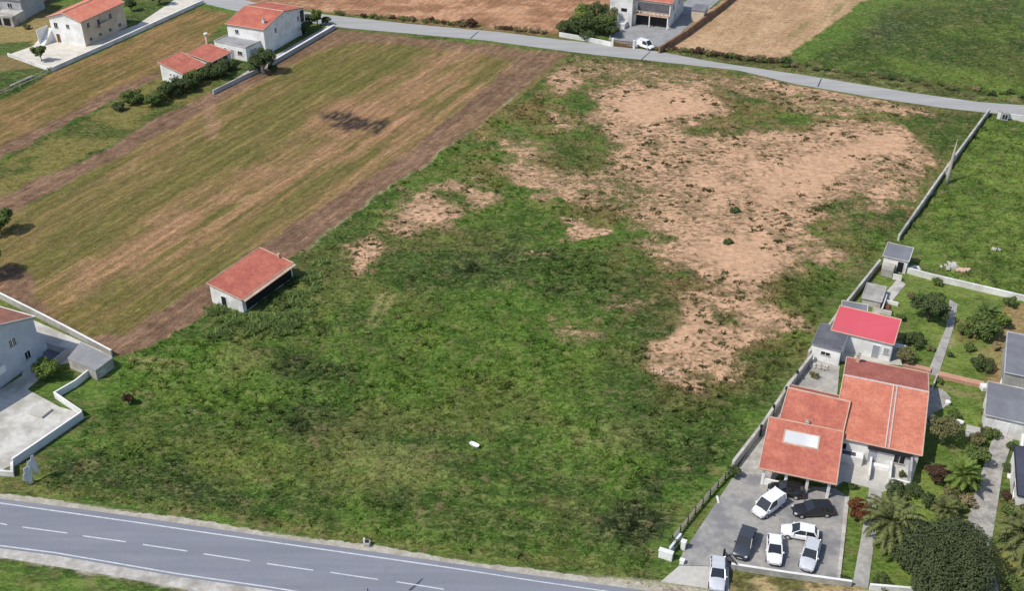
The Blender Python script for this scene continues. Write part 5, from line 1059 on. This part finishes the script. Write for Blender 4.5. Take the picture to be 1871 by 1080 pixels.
tuft_clumps('barn_weeds', 300, 20, (-46, -29), (124, 146), lambda x, y, r: (samp(lush, x, y) > .6) & ~((x + 43.7) * .8746 - (y - 133.4) * .4848 < 6.3) | ((samp(lush, x, y) > .6) & (y < 133 - (x + 43.7) * .55) & (y > 129.5 - (x + 43.7) * .55) & (x < -37)), .7, .42, .11, 5, 37, 'taller rough green growth around the foot of the field barn', (.125, .18, .055))
def keep_stub(x, y, r): return (samp(furrow, x, y) > .5) & (r.random(len(x)) < .5) & infr(x, y)
tufts('field_stubble', 60000, (-110, 0), (125, 245), keep_stub, .09, .06, 3, 'blades', 13, 1.15, 'short stubble on the mown brown field')

def keep_tall(x, y, r): q = samp(n_big, x, y) * .5 + samp(n_mid, x, y) * .5; return (samp(lush, x, y) > .7) & (samp(soil, x, y) < .3) & (samp(rel, x, y) > .6) & (r.random(len(x)) < sstep(.5, .66, q) * .55 + .03) & infr(x, y)
tufts('tall_weeds', 26000, (-70, 100), (82, 215), keep_tall, .38, .10, 9, 'blades', 21, 1.0, 'taller coarse weed clumps standing in the rough green field')
# ================================================================ CARS
def car_mesh(kind):
    """returns stations: (x, half width, sill z, shoulder z, bonnet z)"""
    if kind == 'van': return dict(L=4.4, st=[(-2.15, .74, .38, 1.0, 1.05), (-2.05, .86, .25, 1.08, 1.12), (-1.2, .9, .22, 1.1, 1.14), (.6, .9, .22, 1.02, 1.08), (1.3, .89, .22, .92, 1.02), (1.95, .84, .25, .76, .86), (2.15, .70, .36, .58, .66)], cab=[(-2.02, 1.08, .84), (-1.85, 1.78, .74), (.55, 1.80, .74), (1.35, 1.04, .82)])
    if kind == 'suv': return dict(L=4.5, st=[(-2.2, .76, .42, .98, 1.02), (-2.1, .88, .3, 1.04, 1.08), (-1.2, .92, .25, 1.05, 1.08), (.6, .92, .25, 1.02, 1.06), (1.1, .91, .25, .98, 1.06), (1.95, .87, .3, .86, .95), (2.22, .72, .4, .66, .75)], cab=[(-2.05, 1.05, .84), (-1.65, 1.62, .70), (.10, 1.66, .72), (.95, 1.05, .82)])
    if kind == 'wagon': return dict(L=4.6, st=[(-2.25, .74, .38, .86, .9), (-2.15, .86, .25, .93, .96), (-1.2, .89, .22, .95, .98), (.5, .89, .22, .92, .96), (1.1, .88, .22, .88, .95), (2.0, .82, .25, .72, .82), (2.28, .66, .36, .55, .62)], cab=[(-2.12, .94, .80), (-1.75, 1.40, .64), (.05, 1.46, .67), (.95, .94, .78)])
    return dict(L=4.1, st=[(-2.0, .72, .38, .88, .92), (-1.9, .84, .25, .95, .98), (-1.1, .88, .22, .96, .99), (.5, .88, .22, .92, .96), (1.0, .87, .22, .88, .95), (1.75, .82, .25, .74, .84), (2.02, .66, .36, .56, .64)], cab=[(-1.9, .96, .78), (-1.5, 1.42, .62), (.05, 1.48, .66), (.95, .94, .77)])
def build_car(kind, pm, root):
    S = car_mesh(kind); st = S['st']; mb = MB(); K = 11
    for (x, w, zb, zs, zt) in st:
        ring = [(-w * .88, zb), (-w * .98, zb + .12), (-w, (zb + zs) / 2), (-w * .97, zs - .06), (-w * .88, zs), (0, zt)]; ring += [(-y, z) for y, z in ring[-2::-1]]
        mb.v += [(x, y, z) for y, z in ring]
    for i in range(len(st) - 1):
        for k in range(K - 1): a = i * K + k; mb.f.append((a, a + 1, a + K + 1, a + K))
        mb.f.append((i * K + K - 1, i * K, (i + 1) * K, (i + 1) * K + K - 1))
    mb.f.append(tuple(range(K))); e = (len(st) - 1) * K; mb.f.append(tuple(range(e + K - 1, e - 1, -1)))
    b = mb.build('body', M[pm], root, smooth=True); md = b.modifiers.new('s', 'SUBSURF'); md.levels = md.render_levels = 2
    for poly_i in (): pass
    c = S['cab']; (x0, z0, w0), (x1, z1, w1), (x2, z2, w2), (x3, z3, w3) = c; e = .012
    # glass cabin, solid
    g = MB(); V = [(x0, -w0, z0 - .1), (x3, -w3, z3 - .1), (x3, w3, z3 - .1), (x0, w0, z0 - .1), (x1, -w1, z1), (x2, -w2, z2), (x2, w2, z2), (x1, w1, z1)]; g.v = V
    g.f = [(4, 5, 6, 7), (0, 1, 5, 4), (2, 3, 7, 6), (1, 2, 6, 5), (3, 0, 4, 7)]; gl = g.build('windows', M['glass'], root, .04)
    # roof panel and pillars in body colour
    r = MB().slab([(x1 - .02, -w1 - .01, z1 + .03), (x2 + .02, -w2 - .01, z2 + .03), (x2 + .02, w2 + .01, z2 + .03), (x1 - .02, w1 + .01, z1 + .03)], .05)
    r.build('roof', M[pm], root, .03)
    PL = []
    def pil(pts, r_): PL.append(MB().tube(pts, r_, 5))
    for s in (-1, 1):
        pil([(x3, s * w3 * 1.0, z3 - .05), (x2, s * w2, z2)], .045); pil([(x0, s * w0, z0 - .05), (x1, s * w1, z1)], .07 if kind != 'van' else .09)
        xm = (x1 * .45 + x2 * .55); pil([(xm, s * (w0 + .01), z0 - .02), (xm, s * w2, z2)], .035)
        if kind in ('wagon', 'suv', 'van'): xq = x1 * .8 + x2 * .2; pil([(xq, s * (w0 + .01), z0 - .02), (xq + .08, s * w1, z1)], .05)
    for q in PL: q.build('pillar', M[pm], root)
    if kind == 'van':
        pv = MB()
        for s in (-1, 1): pv.poly([(x0 + .05, s * (w0 + .015), z0 - .05), (-.35, s * (w0 + .03), z0 - .05), (-.35, s * (w1 + .02), z1 - .06), (x1 + .02, s * (w1 + .015), z1 - .06)][::(1 if s < 0 else -1)])
        pv.poly([(x0 - .02, w0 - .1, z0), (x0 - .02, -w0 + .1, z0), (x1 - .02, -w1 + .1, z1 - .1), (x1 - .02, w1 - .1, z1 - .1)]); pv.build('cargo_panel', M[pm], root)
    Lf = st[-1][0]; Lr = st[0][0]; wz = .32
    for sx in (Lf - .82, Lr + .85):
        for s in (-1, 1):
            t = MB().tube([(sx, s * .66, wz), (sx, s * .70, wz), (sx, s * .88, wz), (sx, s * .91, wz)], [.26, .32, .32, .27], 18).build('wheel', M['tyre'], root, smooth=False)
            MB().tube([(sx, s * .905, wz), (sx, s * .925, wz)], [.2, .18], 12).build('rim', M['rim'], t)
    for s in (-1, 1):
        MB().box(Lf - .32, Lf - .03, s * .62 - .14, s * .62 + .14, st[-1][3] + .0, st[-1][3] + .13).build('headlight', M['lamp_clear'], root, .03)
        MB().box(Lr - .01, Lr + .12, s * .70 - .09, s * .70 + .09, st[0][3] - .25, st[0][3] + .03).build('tail_light', M['lamp_red'], root, .02)
        MB().box(x3 - .35, x3 - .18, s * (w3 + .12) - .1, s * (w3 + .12) + .1, z3 - .02, z3 + .13).build('wing_mirror', M[pm], root, .03)
    MB().box(Lf - .03, Lf + .05, -.55, .55, .3, .42).build('front_bumper', M['plastic'], root, .02); MB().box(Lr - .05, Lr + .03, -.6, .6, .34, .5).build('rear_bumper', M['plastic'], root, .02)
    MB().box(Lf + .05, Lf + .06, -.25, .25, .42, .52).build('number_plate', M['plate'], root)
cars = [('hatch', 'p_black', (1403, 890), (1470, 901), 'black hatchback parked closest under the pillared veranda'), ('van', 'p_white', (1378, 943), (1430, 906), 'white small van parked at an angle beside the black cars'),
    ('wagon', 'p_black', (1448, 933), (1522, 930), 'black estate car parked sideways right of the white van'), ('hatch', 'p_white', (1430, 968), (1492, 979), 'white hatchback parked sideways between the black estate and the row of three'),
    ('suv', 'p_grey', (1352, 1018), (1369, 970), 'dark grey off road car, leftmost of the three parked nose down'), ('hatch', 'p_white', (1415, 1030), (1415, 982), 'white hatchback, middle of the three parked nose down'), ('wagon', 'p_silver', (1473, 1040), (1487, 990), 'silver white estate car, rightmost of the three parked nose down'),
    ('wagon', 'p_silver', (1310, 1078), (1312, 1022), 'silver car driving out over the pale apron towards the main road'), ('van', 'p_white', (1197, 88), (1162, 77), 'small white van parked by the far house gate')]
made = {}
for i, (kind, pm, f, r_, lb) in enumerate(cars):
    a = G(*f, .6); b = G(*r_, .6); mid_ = (a + b) / 2; ang = math.atan2(a.y - b.y, a.x - b.x)
    root = thing('parked_car' if i != 7 else 'car', lb, 'car' if kind != 'van' else 'van', (mid_.x, mid_.y, .055 if i < 8 else .055), ang, 'cars in and around the car park' if i < 7 else None)
    build_car(kind, pm, root)

# ================================================================ SMALL THINGS
p = G(867, 819); root = thing('white_trough', 'white bathtub shaped trough lying alone in the green field', 'trough', (p.x, p.y, gz(p.x, p.y) + .02), R(-35))
mb = MB(); ns = 16; K = 16
for j, (sc_, z) in enumerate(((.78, .0), (1.0, .42), (1.06, .46), (.9, .46), (.68, .1))):
    for k in range(K): t = 2 * math.pi * k / K; mb.v.append((math.copysign(abs(math.cos(t)) ** .6, math.cos(t)) * .66 * sc_, math.copysign(abs(math.sin(t)) ** .6, math.sin(t)) * .3 * sc_, z))
for j in range(4):
    for k in range(K): mb.f.append((j * K + k, j * K + (k + 1) % K, (j + 1) * K + (k + 1) % K, (j + 1) * K + k))
mb.f.append(tuple(range(4 * K, 5 * K))); mb.f.append(tuple(range(K))[::-1]); mb.build('tub', M['white_clean'], root, smooth=True)
# roadside marker
p = G(671, 997); root = thing('drain_box', 'small grey and white concrete drain box at the edge of the near road', 'drain box', (p.x, p.y, 0), R(-10))
MB().box(-.35, .35, -.3, .3, -.1, .55).build('box_body', M['concrete_pale'], root, .03); MB().box(-.2, .25, -.2, .2, .55, .57).build('box_lid', M['plastic'], root); MB().box(-.38, -.2, -.1, .1, .55, 1.0).build('marker_post', M['white'], root, .02)
# pole whose tip shows at the bottom edge
p = G(672, 1079, 1.0); root = thing('marker_pole', 'thin dark pole whose tip shows at the bottom edge of the road', 'pole', (p.x, p.y, 0)); MB().tube([(0, 0, -.2), (0, 0, 1.15)], .05, 8).build('pole', M['plastic'], root); MB().tube([(0, 0, 1.15), (0, 0, 1.22)], [.07, .04], 8).build('pole_cap', M['plastic'], root)
# torn board by the lower left patio
p = G(62, 884); root = thing('torn_hoarding', 'tattered grey hoarding sheet leaning on a post below the concrete patio', 'hoarding', (p.x, p.y, 0), R(52))
out = [(-.25, -.1), (-.55, .5), (-1.0, 1.0), (-.95, 1.9), (-.7, 2.0), (-.6, 2.5), (-.1, 2.6), (.1, 3.2), (.45, 3.3), (.55, 3.75), (.9, 3.7), (.85, 3.0), (1.05, 2.5), (.95, 1.4), (.7, 1.3), (.62, .75), (.45, 1.2), (.35, 2.2), (.2, 1.8), (.1, .9), (-.02, .4)]
mb = MB(); n = len(out); mb.v = [(x, .12 * math.sin(3 * z + x), z + .1) for x, z in out] + [(x, .05 + .12 * math.sin(3 * z + x), z + .1) for x, z in out]
mb.f = [tuple(range(n)), tuple(range(2 * n - 1, n - 1, -1))] + [(i, n + i, n + (i + 1) % n, (i + 1) % n) for i in range(n)]
mb.build('sheet', M['grey_or_shaded'], root); MB().tube([(.1, .25, -.2), (.1, .22, 3.2)], .07, 8).tube([(-.6, .25, -.2), (-.6, .2, 2.4)], .06, 8).build('post', M['wood'], root)
# leaning trunk over the long wall
p = G(1729, 338); root = thing('dead_tree', 'bare grey dead tree stem leaning against the long boundary wall', 'dead tree', (p.x, p.y, 0), R(60))
MB().tube([(0, 0, -.1), (.3, .1, 2.2), (.9, .1, 4.8), (1.2, 0.1, 8.2)], [.28, .36, .26, .03], 8).build('stem', M['pale_bark'], root, smooth=True)
MB().tube([(.4, .1, 1.2), (.2, .5, 2.0), (.6, .7, 2.9)], [.14, .1, .03], 6).tube([(.75, .1, 4.2), (1.3, -.3, 5.6)], [.1, .03], 6).build('branch', M['pale_bark'], root, smooth=True)
# gate pillars at the driveway
for px_, lb, hh, ww, dd in (((1216, 1020), 'left white gate pillar with a short wing wall at the driveway entrance', 1.0, 1.5, .5), ((1248, 1003), 'small white gate pillar beside the rail fence', 1.1, .5, .5), ((1246, 1030), 'tiny white block at the corner of the pale driveway apron', .5, .45, .4)):
    p = G(*px_); root = thing('gate_pillar', lb, 'gate pillar', (p.x, p.y, 0), R(-25)); MB().box(-ww / 2, ww / 2, -dd / 2, dd / 2, -.1, hh).build('pillar', M['white_clean'], root, .02); MB().box(-ww / 2 - .05, ww / 2 + .05, -dd / 2 - .05, dd / 2 + .05, hh, hh + .07).build('pillar_cap', M['white'], root, .01)
p = G(1233, 1000); tag(MB().box(-.14, .14, -1.3, 1.3, -.1, 1.0, Matrix.Rotation(R(-34), 4, 'Z')).build('wing_wall', M['grey_or_shaded'], loc=(p.x, p.y, 0), bevel=.02), 'short pale wing wall linking the gate pillars to the rail fence', 'wall')
# slabs of rubble in the meadow
def rubble(name, label, pts, n, spread, size, mat):
    p = G(*pts); r_ = random.Random(len(label)); mb = MB()
    for k in range(n):
        a = r_.uniform(0, 6.28); d_ = spread * math.sqrt(r_.random()); s = size * r_.uniform(.5, 1.4); T = Matrix.Translation((math.cos(a) * d_, math.sin(a) * d_ * .55, .08)) @ Matrix.Rotation(r_.uniform(0, 3), 4, 'Z') @ Matrix.Rotation(r_.uniform(-.3, .3), 4, 'X')
        mb.box(-s, s, -s * .6, s * .6, -.1, .12 + r_.random() * .1, T)
    return tag(mb.build(name, M[mat], loc=(p.x, p.y, max(0, gz(p.x, p.y)) + .03), bevel=.03), label, 'rubble')
rubble('rubble_heap', 'pale broken slabs lying in the meadow behind the low white garden wall', (1736, 488), 16, 1.5, .45, 'concrete_pale'); rubble('rubble_heap', 'pinkish broken slabs beside the pale ones in the meadow', (1760, 498), 12, 1.1, .4, 'verge')
rubble('rubble_heap', 'whitish stones at the lower left tip of the sandy soil', (1212, 684), 12, 1.4, .1, 'concrete_pale'); rubble('rubble_heap', 'pale rubble in the alley behind the mid red roof', (1495, 672), 14, 1.5, .22, 'concrete_pale')
rubble('rubble_heap', 'small pale stones in the meadow near the right edge', (1820, 460), 6, .7, .18, 'concrete_pale')
rubble('rubble_heap', 'heap of pale stones between the hut and the low white garden wall', (1672, 492), 12, 1.0, .25, 'white')
# garden odds and ends
p = G(1775, 797); root = thing('water_tank', 'pale grey boxy garden tank beside the shrubs left of the drive', 'tank', (p.x, p.y, 0), R(-20)); MB().box(-.75, .75, -.6, .6, 0, 1.0).build('tank_body', M['white'], root, .1); MB().box(-.8, .8, -.65, .65, 1.0, 1.08).build('tank_lid', M['concrete_pale'], root, .02)
p = G(1752, 775); tag(MB().box(-.5, .5, -.35, .35, 0, .45, Matrix.Rotation(R(-35), 4, 'Z')).build('white_basin', M['white_clean'], loc=(p.x, p.y, .02), bevel=.06), 'small white basin on the lawn beside the boxy tank', 'basin')
p = G(1731, 740); tag(MB().tube([(0, 0, 0), (0, 0, .5), (0, 0, .62)], [.3, .36, .2], 14).build('round_pot', M['white_clean'], loc=(p.x, p.y, .05)), 'small round white pot at the edge of the side patio', 'pot')
p = G(1797, 712); tag(MB().box(-.4, .4, -.5, .5, 0, .7).build('end_block', M['white'], loc=(p.x, p.y, 0), bevel=.04), 'white block at the right end of the terracotta topped wall', 'block')
p = G(1640, 640); tag(MB().box(-.9, .9, -.5, .5, 0, .8, Matrix.Rotation(R(-25), 4, 'Z')).build('wash_trough', M['white'], loc=(p.x, p.y, 0), bevel=.05), 'white wash trough at the right end of the bright red roof', 'trough')
p = G(1850, 872); root = thing('patio_steps', 'pale steps beside the drive at the right edge', 'steps', (p.x, p.y, 0), R(-20)); MB().box(-.6, .6, -.5, .5, 0, .2).box(-.6, .6, -.1, .5, .2, .4).build('steps', M['white_clean'], root, .02)
p = G(1385, 880); tag(MB().box(-.12, .12, -.6, .6, 0, .12).build('kerb_stone', M['white'], loc=(p.x - 5.2, p.y - 3.2, .05), bevel=.02), 'white kerb stone at the left edge of the car park', 'kerb stone')
# dark sliding gate along the front wall
p = G(1322, 1020); q = G(1345, 1044); root = thing('sliding_gate', 'dark low metal gate leaf folded back behind the silver car', 'gate', (p.x, p.y, 0)); d = Vector((q.x - p.x, q.y - p.y, 0)); M4 = d.normalized().to_track_quat('X', 'Z').to_matrix().to_4x4(); mb = MB()
for z in (.15, 1.0): mb.box(0, d.length, -.03, .03, z - .04, z + .04, M4)
for k in range(14): mb.box(k * d.length / 14, k * d.length / 14 + .05, -.02, .02, .1, 1.0, M4)
mb.build('gate_leaf', M['plastic'], root); MB().box(-.1, .1, -.1, .1, 0, 1.3).build('gate_post', M['plastic'], root, .01)
